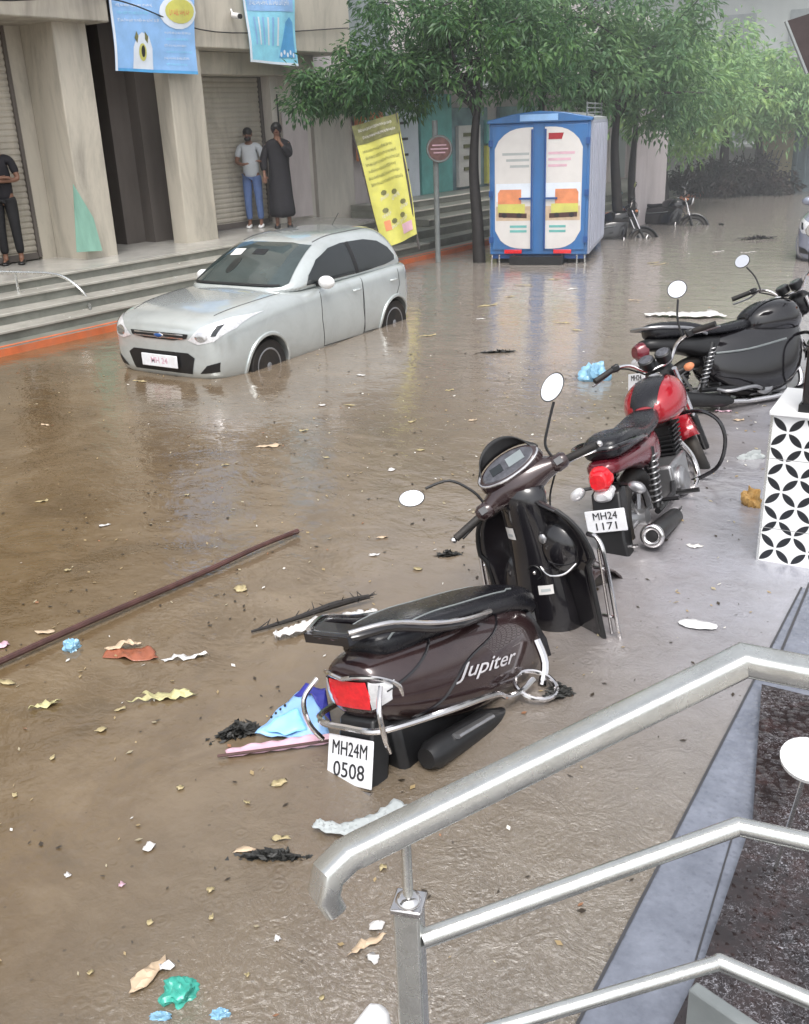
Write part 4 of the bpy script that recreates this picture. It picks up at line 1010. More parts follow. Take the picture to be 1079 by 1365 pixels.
        # cables
        MB(XX).tube([(.17 * sx, .0, 0), (.16 * sx, .06, -.04), (.08 * sx, .07, -.12), (.03 * sx, .04, -.2)], .005, 6, smooth=5).build('cable', 'black', t)
    # front mudguard
    mb = MB(); R = []
    for k in range(9):
        a = radians(20 + 130 * k / 8); R.append([(x * w_, 1.275 + (.27 - abs(x) * .02) * cos(a), .225 + (.27 - .05 * abs(x)) * sin(a)) for x, w_ in ((-1, .09), (-.6, .09), (0, .09), (.6, .09), (1, .09))])
    vs = [[mb.V(p) for p in r] for r in R]
    for a, b in zip(vs, vs[1:]):
        for i in range(4): mb.F([a[i], a[i + 1], b[i + 1], b[i]])
    mb.build('front_mudguard', 'maroon', t, solid=.008)
    return t
make_scooter()

# ------------------------------------------------------------------ motorcycles
def make_bike(name, label, loc, head, lean, tank, side, steer, plate=None, group=None, cowl=True, mir=(1, 1), sc=1.0, lens='redlens', clad=False):
    t = thing(name, label, 'motorcycle', loc, 0, group)
    t.rotation_euler = (Matrix.Rotation(head, 3, 'Z') @ Matrix.Rotation(lean, 3, 'Y')).to_euler(); t.scale = (sc,) * 3
    wheel(t, 0, .30, .045, name='rear_wheel')
    X = Matrix.Translation((0, .97, .90)) @ Matrix.Rotation(radians(27), 4, 'X') @ Matrix.Rotation(radians(steer), 4, 'Z') @ Matrix.Rotation(radians(-27), 4, 'X') @ Matrix.Translation((0, -.97, -.90))
    wheel(t, 1.27, .30, .042, name='front_wheel', xf=X)
    mb = MB(X)
    for k in range(11):
        pass
    R = []
    for k in range(11):
        a = radians(10 + 140 * k / 10); R.append([(x, 1.27 + r_ * cos(a), .30 + r_ * sin(a)) for x, r_ in ((-.065, .315), (-.045, .345), (0, .352), (.045, .345), (.065, .315))])
    vs = [[mb.V(p) for p in r] for r in R]
    for a, b in zip(vs, vs[1:]):
        for i in range(4): mb.F([a[i], a[i + 1], b[i + 1], b[i]])
    mb.build('front_mudguard', tank, t, solid=.006)
    for sx in (1, -1):
        f = MB(X).tube([(.085 * sx, 1.27, .30), (.085 * sx, 1.14, .56)], .026, 10).build('fork', 'black', t)
        MB(X).tube([(.085 * sx, 1.14, .56), (.085 * sx, .98, .92)], .017, 10).build('fork_tube', 'chrome', f)
    # tank
    T = [(.98, .74, .86, .06), (.94, .70, .91, .10), (.86, .67, .945, .165), (.74, .67, .955, .19), (.62, .68, .935, .18), (.52, .70, .885, .135), (.46, .72, .84, .08)]
    mb = MB(); mb.rings([se_ring(*a, ex=2.5) for a in T]); tk = mb.build('fuel_tank', tank, t, sub=2); tv = bvh_of(tk)
    patch('tank_stripe', 'seat', tk, tv, [(-.08, .44, 2), (.08, .44, 2), (.085, .70, 2), (.05, .96, 2), (-.05, .96, 2), (-.085, .70, 2)], (0, 0, -1), .005, 4)
    MB().lathe([(.038, 0), (.038, .012), (.02, .018)], (0, .80, .945), (0, -.05, 1), 18).build('filler_cap', 'chrome', tk)
    # seat
    Q = [(.52, .74, .80, .06), (.46, .74, .835, .09), (.34, .73, .81, .12), (.18, .73, .80, .13), (.04, .735, .82, .135), (-.05, .74, .86, .135), (-.20, .745, .875, .125), (-.32, .75, .875, .11), (-.38, .76, .86, .08)]
    mb = MB(); mb.rings([se_ring(y, zb, zt, hw, ex=3.2, wide=.5) for y, zb, zt, hw in Q]); mb.build('seat', 'seat', t, sub=1)
    # side covers and tail
    Q = [(.42, .60, .74, .06), (.30, .52, .74, .12), (.15, .54, .745, .135), (0, .60, .75, .125), (-.18, .65, .755, .115), (-.34, .67, .77, .10), (-.44, .69, .76, .07)]
    mb = MB(); mb.rings([se_ring(*a, ex=2.8) for a in Q]); tl = mb.build('tail_cowl', side, t, sub=1); tv = bvh_of(tl)
    MB().loft([se_ring(y, zb, zt, hw, ex=2.5) for y, zb, zt, hw in ((-.40, .63, .755, .062), (-.46, .62, .74, .056), (-.485, .64, .72, .04))]).build('tail_light', lens, t)
    MB().loft([se_ring(y, zb, zt, hw, ex=2.5) for y, zb, zt, hw in ((-.39, .565, .64, .055), (-.455, .56, .63, .05), (-.475, .575, .61, .03))]).build('lamp_lens', 'clearlens', t)
    for sx in (1, -1):
        mb = MB(); mb.tube([(.07 * sx, -.36, .62), (.13 * sx, -.38, .62)], .010, 6); mb.build('indicator_arm', 'black', t)
        MB().ball((.165 * sx, -.385, .60), (.05, .028, .032), 14, 10, Matrix.Rotation(.5 * sx, 3, 'Y')).build('indicator', 'clearlens' if sx < 0 else 'alloy', t)
        MB().tube([(.13 * sx, .05, .75), (.165 * sx, -.10, .80), (.16 * sx, -.30, .83), (.10 * sx, -.43, .84), (0, -.44, .84)], .012, 8, smooth=5).build('grab_rail', 'gblack' if side != 'black' else 'alloy', t)
        mb = MB(); mb.tube([(.125 * sx, -.02, .36), (.115 * sx, .10, .68)], .022, 10); sk = mb.build('shock', 'black', t)
        mb = MB()
        hel = [Vector((.125 * sx - .010 * sx * k / 90, -.02 + .12 * k / 90, .38 + .26 * k / 90)) + Vector((.030 * cos(k * .63), .030 * sin(k * .63), 0)) for k in range(91)]
        mb.tube(hel, .0055, 5); mb.build('spring', 'alloy', sk)
        MB().tube([(.10 * sx, .42, .30), (.24 * sx, .42, .30)], .014, 8).build('footrest', 'black', t); MB().tube([(.12 * sx, .05, .38), (.23 * sx, .05, .38)], .012, 8).build('footrest', 'black', t)
        MB().tube([(.13 * sx, -.05, .35), (.12 * sx, .3, .33), (.08 * sx, .48, .38)], .018, 8).build('swing_arm', 'black', t)
    # leg guard
    mb = MB()
    for sx in (1, -1): mb.tube([(.04 * sx, .90, .66), (.20 * sx, .90, .66), (.31 * sx, .88, .58), (.325 * sx, .86, .44), (.25 * sx, .82, .30), (.06 * sx, .78, .24)], .013, 8, smooth=6)
    mb.build('leg_guard', 'gblack', t)
    # frame + engine
    mb = MB(); mb.tube([(0, .95, .86), (0, .84, .55), (0, .74, .25), (0, .45, .22), (0, .32, .45), (0, .25, .66)], .018, 8, smooth=4); mb.tube([(0, .92, .82), (0, .5, .72), (0, -.3, .70)], .018, 8); mb.build('frame', 'black', t)
    mb = MB(); mb.box((0, .58, .36), (.22, .34, .22)); mb.lathe([(.085, -.15), (.095, -.12), (.095, .12), (.085, .15)], (0, .52, .34), (1, 0, 0), 22); en = mb.build('engine', 'alloy', t, bevel=.02)
    mb = MB()
    for k in range(8): mb.box((0, .70 + k * .008, .46 + k * .026), (.17, .17, .010))
    mb.box((0, .725, .55), (.12, .12, .2)); mb.build('cylinder', 'black', en)
    ex = MB().tube([(.05, .82, .52), (.10, .88, .38), (.13, .80, .25), (.14, .45, .22), (.155, .15, .24)], .020, 10, smooth=5).build('exhaust_pipe', 'chrome', t)
    MB().tube([(.155, .2, .24), (.16, .12, .25), (.185, -.34, .32), (.187, -.38, .325)], [.022, .048, .056, .05], 18).build('muffler', 'black', ex)
    d_ = Vector((.03, -.50, .075)).normalized(); c_ = Vector((.188, -.385, .326))
    MB().torus(c_, d_, .048, .018, 26, 10).build('muffler_ring', 'chrome', ex); MB().lathe([(.036, 0), (.03, .004)], c_, d_, 16).build('muffler_mouth_shade', 'shadeblack', ex)
    # rear mudguard, plate
    mb = MB(); mb.prism([(-.08, -.30, .62), (-.08, -.42, .60), (-.08, -.50, .36), (-.075, -.50, .18), (-.075, -.42, .20), (-.08, -.36, .42)], (.16, 0, 0)); mb.build('rear_mudguard', 'black', t, bevel=.012)
    MB().tube([(-.07, -.46, .30), (.12, -.44, .30)], .008, 6).build('mudguard_stay', 'chrome', t)
    up_ = Vector((0, .12, .99)).normalized(); xr = Vector((1, 0, 0)); nn = xr.cross(up_); c = Vector((0, -.49, .47)); Rm = Matrix((xr, -nn, up_)).transposed()
    pl = MB().box(c, (.22, .008, .12), Rm).build('number_plate', 'plate', t, bevel=.004)
    if plate:
        text('plate_lettering', plate[0], .055, 'ink', pl, frame_mw(c + up_ * .027 + nn * .006, xr, up_), .001, .0); text('plate_lettering', plate[1], .055, 'ink', pl, frame_mw(c - up_ * .028 + nn * .006, xr, up_), .001, .0, sx=1.3)
    if clad:
        Q = [(.02, .46, .70, .08), (.12, .36, .74, .15), (.30, .26, .76, .18), (.55, .22, .78, .19), (.80, .26, .82, .17), (.96, .44, .84, .10)]
        mb = MB(); mb.rings([se_ring(*a, ex=2.9) for a in Q]); cl = mb.build('side_fairing', 'gblack', t, sub=1)
        for sx in (1, -1): MB().tube([(.20 * sx, .05, .34), (.27 * sx, .10, .32), (.28 * sx, .30, .33), (.22 * sx, .42, .30)], .013, 8, smooth=4).build('foot_guard', 'alloy', t)
        MB().tube([(.15, .10, .60), (.20, .35, .60), (.19, .70, .64)], .008, 6, smooth=4).build('fairing_trim', 'greypole', cl)
    # steering head
    ox = Vector((0, .95, 1.0))
    mb = MB(X)
    for sx in (1, -1): mb.tube([ox + Vector(p) for p in ((0, 0, -.03), (.08 * sx, 0, -.02), (.16 * sx, -.01, .06), (.26 * sx, -.07, .09), (.38 * sx, -.13, .08))], .011, 8, smooth=4)
    hb = mb.build('handlebar', 'chrome', t)
    for sx in (1, -1):
        MB(X).tube([ox + Vector((.27 * sx, -.075, .09)), ox + Vector((.395 * sx, -.14, .08))], .0185, 10).build('grip', 'rubber', hb)
        MB(X).box(ox + Vector((.245 * sx, -.06, .09)), (.05, .05, .045)).build('switch_box', 'black', hb, bevel=.01)
        MB(X).tube([ox + Vector(p) for p in ((.24 * sx, -.02, .08), (.32 * sx, -.02, .06), (.42 * sx, -.09, .05))], .007, 6, smooth=4).build('lever', 'alloy', hb)
        if mir[0 if sx < 0 else 1]:
            MB(X).tube([ox + Vector(p) for p in ((.20 * sx, -.04, .09), (.22 * sx, -.02, .20), (.27 * sx, .0, .30))], .0065, 8, smooth=4).build('mirror_stalk', 'black', hb)
            mc = ox + Vector((.29 * sx, 0, .36)); nrm = Vector((-.15 * sx, -1, .2)).normalized(); a1 = Vector((1, 0, 0)); a1 = (a1 - nrm * a1.dot(nrm)).normalized(); a2 = nrm.cross(a1)
            rg = lambda k_, h_: [mc + nrm * h_ + a1 * (.062 * k_ * cos(q)) + a2 * (.055 * k_ * sin(q)) for q in [2 * pi * i / 22 for i in range(22)]]
            mb = MB(X); mb.rings([rg(.3, -.03), rg(.85, -.016), rg(1, 0), rg(.98, .003)]); mh = mb.build('mirror_shell', 'black', hb)
            mb = MB(X); mb.rings([rg(.92, .003), rg(.91, .006)]); 
            o = mb.build('mirror_glass', 'mirror', t)
        MB(X).tube([ox + Vector((.07 * sx, .08, -.12)), ox + Vector((.15 * sx, .08, -.12))], .009, 6).build('front_indicator_arm', 'black', t)
        MB(X).ball(ox + Vector((.175 * sx, .08, -.12)), (.035, .026, .026), 12, 8).build('front_indicator', 'flexorange', t)
        MB(X).tube([ox + Vector(p) for p in ((.22 * sx, -.03, .07), (.16 * sx, .10, .02), (.05 * sx, .12, -.10), (.02 * sx, .04, -.22))], .0055, 6, smooth=5).build('cable', 'black', t)
    mb = MB(X); mb.ball(ox + Vector((0, .12, -.10)), (.10, .08, .10), 20, 14); hl = mb.build('headlamp_cowl', tank if cowl else 'black', t)
    MB(X).lathe([(.085, 0), (.075, .02), (.03, .035)], ox + Vector((0, .185, -.10)), (0, 1, -.1), 24).build('headlamp', 'clearlens', hl)
    mb = MB(X); mb.lathe([(.05, 0), (.052, .05), (.045, .055)], ox + Vector((-.055, .02, .0)), (0, -.45, .9), 20); mb.lathe([(.05, 0), (.052, .05), (.045, .055)], ox + Vector((.055, .02, .0)), (0, -.45, .9), 20); ins = mb.build('instruments', 'black', t)
    MB(X).lathe([(.042, .056), (.04, .058)], ox + Vector((-.055, .02, .0)), (0, -.45, .9), 20).build('dial', 'dial', ins)
    MB(X).lathe([(.042, .056), (.04, .058)], ox + Vector((.055, .02, .0)), (0, -.45, .9), 20).build('dial', 'dial', ins)
    return t
p = G(852, 718)
make_bike('motorcycle', 'red commuter motorcycle with a chrome ringed exhaust parked just ahead of the brown scooter', (p.x + .0, p.y + .27, -.30), .05, -.27, 'redpaint', 'darkred', 26, ('MH24', '1171'), cowl=False, mir=(0, 1), sc=1.09)
p = G(955, 548)
blk = make_bike('motorcycle', 'black motorcycle parked beside the tiled wall beyond the red one', (p.x - .12, p.y + .0, -.24), -.66, -.27, 'gblack', 'black', 30, ('MH24', '2'), cowl=False, sc=1.14, lens='darkred', clad=True)
p = G(868, 298)
c = copy_tree(blk); c.scale = (1, 1, 1); c.location = (p.x - .25, p.y, -.38); c.rotation_euler = (Matrix.Rotation(-1.75, 3, 'Z') @ Matrix.Rotation(-.18, 3, 'Y')).to_euler(); c['label'] = 'dark motorcycle parked in the water beneath the far trees, right of the truck'
p = G(812, 322)
c = copy_tree(blk); c.scale = (1, 1, 1); c.location = (p.x - .7, p.y + .2, -.40); c.rotation_euler = (Matrix.Rotation(-1.2, 3, 'Z') @ Matrix.Rotation(-.15, 3, 'Y')).to_euler(); c['label'] = 'dark motorcycle half hidden behind the right side of the blue truck'
# car at the right edge
p = G(1053, 345)
M['bluecar'] = mat('pale_blue_car_paint', (.30, .33, .42), .22, metal=.5, var=.04, scale=3, coat=.8)
make_car('parked_car', 'pale blue grey car at the right edge of the picture, far along the flooded street', 'bluecar', (p.x + .82, p.y + 2.9, -.22), pi + .02)
# ------------------------------------------------------------------ people
def skin(name, V, Ed, m, parent, sub=2):
    """V: list of (co, rx, ry)"""
    me = bpy.data.meshes.new(name); me.from_pydata([Vector(v[0]) for v in V], Ed, []); o = bpy.data.objects.new(name, me); COL.objects.link(o)
    md = o.modifiers.new('k', 'SKIN'); md.use_smooth_shade = True
    for i, v in enumerate(V):
        me.skin_vertices[0].data[i].radius = (v[1], v[2]); me.skin_vertices[0].data[i].use_root = (i == 0)
    u = o.modifiers.new('u', 'SUBSURF'); u.levels = sub; u.render_levels = sub
    bake(o); o.data.materials.clear(); o.data.materials.append(M[m])
    o.data.polygons.foreach_set('use_smooth', [True] * len(o.data.polygons)); o.parent = parent; return o
def person(label, loc, face, arms, top, bottom, sleeve=.5, lean=0.0, headdrop=0.0, robe=False, beard=True, height=1.70, shirt_print=False):
    d = Vector(face) - Vector(loc); rz = atan2(-d.x, d.y)
    t = thing('person', label, 'person', loc, rz); t.scale = (height / 1.70,) * 3
    V = []; Ed = []
    def v(co, rx, ry=None): V.append((co, rx, ry or rx)); return len(V) - 1
    def chain(ids):
        for a, b in zip(ids, ids[1:]): Ed.append((a, b))
    pel = v((0, 0, .93), .125, .095); bel = v((0, .005, 1.08), .12, .085); che = v((0, 0, 1.26), .14, .095); uc = v((0, -.005, 1.39), .105, .08)
    nk = v((0, .005, 1.475), .048); hb = v((0, .02 + headdrop * .4, 1.535), .058, .062); hm = v((0, .028 + headdrop, 1.60 - headdrop * .2), .072, .086); ht = v((0, .02 + headdrop, 1.665 - headdrop * .3), .05, .058)
    chain([pel, bel, che, uc, nk, hb, hm, ht])
    legs = []
    for sx in (1, -1):
        hp = v((.085 * sx, 0, .86), .085, .09); kn = v((.10 * sx, .02, .48), .056); an = v((.105 * sx, -.005, .10), .036); he = v((.105 * sx, .03, .045), .04, .038); to = v((.115 * sx, .15, .03), .036, .024)
        chain([pel, hp, kn, an, he, to]); legs.append((hp, kn, an))
    AR = []
    for sx, (el, wr, hd) in zip((1, -1), arms):
        sh = v((.17 * sx, -.01, 1.385), .055); e = v(el, .040); w = v(wr, .026); wr_ = Vector(wr); hd_ = Vector(hd); dr = (hd_ - wr_).normalized()
        pm = v(wr_ + dr * .055, .034, .022)
        chain([uc, sh, e, w, pm]); side = dr.cross(Vector((0, .3, 1))).normalized()
        for k, (off, L) in enumerate(((-.027, .062), (-.009, .075), (.009, .07), (.027, .055))):
            b_ = v(wr_ + dr * .085 + side * off, .0095); tp = v(wr_ + dr * (.085 + L) + side * off * 1.2 + Vector((0, -.012, -.02)), .007); chain([pm, b_, tp])
        th = v(wr_ + dr * .06 - side * .045, .010); tp = v(wr_ + dr * .09 - side * .062, .008); chain([pm, th, tp])
        AR.append((sh, el, wr))
    body = skin('body', V, Ed, 'skin', t)
    hc = Vector((0, .028 + headdrop, 1.60 - headdrop * .2))
    MB().ball(hc + Vector((0, .088, -.006)), (.013, .02, .02), 10, 8).build('nose', 'skin', body)
    for sx in (1, -1):
        MB().ball(hc + Vector((.03 * sx, .074, .018)), (.013, .010, .007), 10, 8).build('eye', 'hair', body)
        MB().ball(hc + Vector((.076 * sx, .0, .0)), (.012, .02, .032), 10, 8).build('ear', 'skin', body)
    MB().ball(hc + Vector((0, .080, -.043)), (.024, .010, .007), 10, 6).build('mouth', 'darkred', body)
    mb = MB(); mb.ball(hc + Vector((0, -.018, .045)), (.086, .098, .078), 20, 14); hair = mb.build('hair', 'hair', t)
    if beard:
        MB().ball(hc + Vector((0, .035, -.068)), (.060, .060, .046), 16, 10).build('beard', 'hair', t)
    # top
    SV = []; SE = []
    def w_(co, rx, ry=None): SV.append((co, rx, ry or rx)); return len(SV) - 1
    if not robe:
        a = w_((0, 0, .79), .165, .135); b = w_((0, .005, 1.06), .158, .12); c = w_((0, 0, 1.26), .165, .118); d_ = w_((0, -.005, 1.40), .115, .09); SE += [(a, b), (b, c), (c, d_)]
        for sx, (el, wr, hd) in zip((1, -1), arms):
            s1 = w_((.175 * sx, -.01, 1.385), .068); p = Vector((.175 * sx, -.01, 1.385)).lerp(Vector(el), sleeve + .25); s2 = w_(p, .058); SE += [(d_, s1), (s1, s2)]
        sh = skin('shirt', list(SV), SE, top, t)
        if shirt_print:
            sv = bvh_of(sh); P = [(.02, 1, 1.25), (.11, 1, 1.25), (.11, 1, 1.30), (.02, 1, 1.30)]
            patch('shirt_print', 'paperw', sh, sv, P, (0, -1, 0), .006, 3)
        SV.clear(); SE = []
        a = w_((0, 0, 1.0), .145, .115)
        for sx in (1, -1):
            b = w_((.088 * sx, 0, .84), .098, .10); c = w_((.10 * sx, .02, .48), .074); d2 = w_((.105 * sx, -.005, .13), .060); SE += [(a, b), (b, c), (c, d2)]
        skin('trousers', SV, SE, bottom, t)
    else:
        R = []
        for z, rx, ry, oy in ((.16, .235, .20, .01), (.30, .225, .19, .01), (.55, .20, .165, .005), (.85, .185, .15, 0), (1.08, .165, .125, 0), (1.28, .20, .13, 0), (1.38, .235, .12, -.005), (1.435, .17, .10, -.005), (1.47, .07, .07, 0)):
            R.append([(rx * cos(a) * (1 + .05 * sin(7 * a + z * 3)), oy + ry * sin(a) * (1 + .06 * sin(5 * a + z * 4)), z) for a in [2 * pi * k / 40 for k in range(40)]])
        mb = MB(); mb.rings(R); mb.build('robe', top, t, sub=1)
        for sx, (el, wr, hd) in zip((1, -1), arms):
            a = w_((.16 * sx, -.01, 1.38), .075); b = w_(el, .072); c = w_(Vector(el).lerp(Vector(wr), .8), .055); SE = [(0, 1), (1, 2)]; skin('sleeve', list(SV), SE, top, t); SV.clear()
        MB().ball(hc + Vector((0, -.03, .02)), (.095, .10, .105), 20, 14).build('scarf', top, t)
    for sx in (1, -1):
        MB().loft([se_ring(y, 0, h_, w2) for y, h_, w2 in ((-.06, .05, .035), (-.02, .075, .045), (.06, .07, .05), (.14, .05, .052), (.19, .03, .035))]).build('shoe', 'white' if bottom == 'jeans' else 'black', t, sub=1).location = (.11 * sx, 0, 0)
    return t
zf = .621
def onplat(px, py): g = G(px, py, zf); return Vector((g.x, g.y, zf))
l1 = onplat(342, 303); l2 = onplat(379, 303)
l1 = B(7.35, 2.75, zf) if False else l1
person('bearded man in a pale t-shirt and blue jeans standing before the right shutter', l1, (l1.x + 8, l1.y - 14, 0),
       [((.24, .06, 1.14), (.10, .27, 1.10), (.02, .33, 1.12)), ((-.26, .04, 1.13), (-.22, .27, 1.14), (-.20, .35, 1.16))], 'tshirt', 'jeans', headdrop=.03, height=1.72)
person('figure in a long black robe raising one hand to the mouth', l2, (l2.x + 9, l2.y - 12, 0),
       [((.27, .02, 1.12), (.26, .08, .90), (.26, .12, .84)), ((-.20, .14, 1.18), (-.05, .19, 1.40), (-.02, .15, 1.47))], 'robe', 'robe', robe=True, beard=False, height=1.78)
l3 = onplat(20, 352)
person('man in a dark printed t-shirt and black trousers with folded arms at the left edge', l3, (l3.x + 8, l3.y - 8, 0),
       [((.25, .04, 1.14), (-.02, .19, 1.16), (-.09, .18, 1.17)), ((-.25, .04, 1.13), (.03, .21, 1.12), (.11, .18, 1.13))], 'robe', 'trousers', beard=False, height=1.76, shirt_print=True)

# ------------------------------------------------------------------ trees
def leaf_cloud(name, m, parent, clumps, n, L, W, droop=.35, seed=1):
    R = random.Random(seed); vs = []; fs = []
    for c, r in clumps:
        c = Vector(c)
        for i in range(n):
            d = Vector((R.gauss(0, 1), R.gauss(0, 1), R.gauss(0, .6))); d.normalize()
            rr = r * (R.random() ** .45); p = c + d * rr
            ax = (d + Vector((R.uniform(-.7, .7), R.uniform(-.7, .7), R.uniform(-.5, .3) - droop))).normalized()
            sd = ax.cross(Vector((R.uniform(-1, 1), R.uniform(-1, 1), 1.2))).normalized(); up = sd.cross(ax)
            l, w = L * R.uniform(.65, 1.25), W * R.uniform(.7, 1.2); k = len(vs)
            vs += [p, p + ax * l * .5 + sd * w * .5 + up * w * .12, p + ax * l - UZ * l * .15, p + ax * l * .5 - sd * w * .5 + up * w * .12]
            fs.append((k, k + 1, k + 2, k + 3))
    me = bpy.data.meshes.new(name); me.from_pydata(vs, [], fs); me.materials.append(M[m])
    o = bpy.data.objects.new(name, me); COL.objects.link(o); o.parent = parent; return o
def tree(label, base, trunk, crown, m, bark, seed, r0=.13, n=46, L=.17, W=.06, group=None, extra=(), cr=(.28, .5), nlimb=14):
    """trunk: list of points (world), crown: list of (centre(world), radii(3), count)"""
    R = random.Random(seed); base = Vector(base); t = thing('tree', label, 'tree', base, 0, group)
    T = [Vector(p) - base for p in trunk]
    mb = MB(); mb.tube(T, [r0 * (1 - .72 * (i / (len(T) - 1))) for i in range(len(T))], 10, smooth=6)
    tr = mb.build('trunk', bark, t)
    clumps = []; mb = MB()
    for c, rad, cnt in crown:
        c = Vector(c) - base
        for i in range(cnt):
            d = Vector((R.gauss(0, 1), R.gauss(0, 1), R.gauss(0, 1))).normalized() * (R.random() ** .4)
            p = c + Vector((d.x * rad[0], d.y * rad[1], d.z * rad[2])); clumps.append((p, R.uniform(*cr)))
    for i in range(min(nlimb, len(clumps))):
        p = clumps[int(i * len(clumps) / nlimb)][0]; s_ = T[-1].lerp(T[len(T) // 2], R.random() * .9)
        md = s_.lerp(p, .5) + Vector((R.uniform(-.2, .2), R.uniform(-.2, .2), R.uniform(0, .3)))
        mb.tube([s_, md, p], [r0 * .35, r0 * .2, .008], 6, smooth=5)
    mb.build('limbs', bark, t)
    leaf_cloud('crown', m, t, clumps, n, L, W, seed=seed)
    return t
def col(px, pys, y):   # trunk points in the plane Y=y
    return [AY(px_, py_, y) for px_, py_ in zip(px, pys)]
g = G(640, 365, -.2); y1 = g.y
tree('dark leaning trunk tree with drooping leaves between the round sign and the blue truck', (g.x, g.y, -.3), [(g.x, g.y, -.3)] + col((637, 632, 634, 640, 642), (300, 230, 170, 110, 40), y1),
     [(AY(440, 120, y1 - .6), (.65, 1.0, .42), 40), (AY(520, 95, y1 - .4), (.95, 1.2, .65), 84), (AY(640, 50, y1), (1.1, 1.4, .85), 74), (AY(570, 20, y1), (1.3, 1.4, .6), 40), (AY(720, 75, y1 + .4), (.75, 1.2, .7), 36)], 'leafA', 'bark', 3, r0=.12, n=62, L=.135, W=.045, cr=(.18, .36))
y2 = y1 + 2.6; g = AY(722, 330, y2)
tree('thin dark tree rising behind the roof of the blue truck', (g.x, g.y, -.3), [(g.x, g.y, -.3)] + col((722, 722, 724, 726), (260, 170, 100, 30), y2),
     [(AY(740, 60, y2), (1.2, 1.3, .95), 56), (AY(790, 110, y2 + .5), (.9, 1.2, .6), 36), (AY(700, 10, y2), (1.4, 1.4, .7), 44)], 'leafB', 'bark', 4, r0=.10, n=52, L=.14, W=.05, cr=(.2, .38))
y3 = 19.5; g = AY(828, 318, y3)
tree('slender tree just right of the blue truck', (g.x, g.y, -.3), [(g.x, g.y, -.3)] + col((822, 820, 826, 834), (250, 190, 130, 70), y3),
     [(AY(830, 70, y3), (1.4, 1.5, 1.1), 76), (AY(870, 130, y3 + 1), (1.2, 1.3, .7), 40)], 'leafB', 'bark', 5, r0=.12, n=56, L=.16, W=.06, cr=(.24, .45))
y4 = 21.5; g = AY(846, 300, y4)
tree('thin dark tree close behind the slender one, before the pale wall', (g.x, g.y, -.3), [(g.x, g.y, -.3)] + col((842, 848, 852), (240, 170, 100), y4),
     [(AY(880, 60, y4), (1.5, 1.5, 1.0), 46)], 'leafB', 'bark', 6, r0=.10, n=52, L=.18, W=.065, cr=(.26, .46))
y5 = 25.5; g = AY(884, 290, y5)
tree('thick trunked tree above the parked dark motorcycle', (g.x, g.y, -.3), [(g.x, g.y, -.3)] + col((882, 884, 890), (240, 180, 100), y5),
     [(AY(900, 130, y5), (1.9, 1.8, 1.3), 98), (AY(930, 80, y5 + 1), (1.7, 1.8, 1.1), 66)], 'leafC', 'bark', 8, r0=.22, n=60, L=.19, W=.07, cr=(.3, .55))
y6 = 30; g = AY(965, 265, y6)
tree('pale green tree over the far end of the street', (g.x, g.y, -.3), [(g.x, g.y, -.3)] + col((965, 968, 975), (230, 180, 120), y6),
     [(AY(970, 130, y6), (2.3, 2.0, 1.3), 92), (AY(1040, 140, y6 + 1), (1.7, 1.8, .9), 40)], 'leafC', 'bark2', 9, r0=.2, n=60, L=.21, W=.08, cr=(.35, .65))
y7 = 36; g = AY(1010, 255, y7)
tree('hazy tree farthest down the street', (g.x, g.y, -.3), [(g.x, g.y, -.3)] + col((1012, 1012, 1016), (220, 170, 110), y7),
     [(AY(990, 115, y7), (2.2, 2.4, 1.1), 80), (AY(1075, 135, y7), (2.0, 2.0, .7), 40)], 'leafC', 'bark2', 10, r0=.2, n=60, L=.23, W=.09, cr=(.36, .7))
a, b = G(832, 306), G(874, 296); hz = AY(850, 165, (a.y + b.y) / 2).z
t = thing('boundary_wall', 'tall pale pink plastered wall seen between the thin tree trunks right of the truck', 'wall', (a.x, a.y + .6, -.3))
v = b - a; MB().prism([Vector((0, 0, 0)), v, v + Vector((-.3, .5, 0)), Vector((-.3, .5, 0))], (0, 0, hz + .6)).build('wall', 'pinkwall', t, bevel=.01)
# dark bushes closing the street
for i, (px, py, yy, w, h) in enumerate(((905, 262, 27.5, .9, .75), (940, 262, 28.5, 1.0, .9), (975, 260, 29.5, 1.1, .95), (1008, 259, 30.5, .8, 1.0), (1030, 258, 32, .5, .5))):
    g = G(px, py); g.z = 0; R = random.Random(50 + i)
    t = thing('bush', ['dark green bush left of the others at the end of the street', 'brownish bush second from the left at the end of the street', 'dark bush in the middle of the row closing the street', 'tall dark bush beside the pale yellow wall', 'low bush at the foot of the pale yellow wall'][i], 'bush', (g.x, g.y, -.1), 0, 'bushes closing the far end of the street')
    mb = MB()
    for k in range(7): a = R.uniform(-.7, .7) * w; mb.tube([(a * .4, 0, 0), (a, R.uniform(-.2, .2), h * .8), (a * 1.3, 0, h * 1.3)], [.045, .03, .01], 6, smooth=4)
    mb.build('stems', 'bark2', t)
    leaf_cloud('foliage', 'leafD', t, [((R.uniform(-w, w), R.uniform(-.5, .5), R.uniform(.15, 1) * h), .3) for k in range(34)], 44, .15, .07, seed=70 + i)
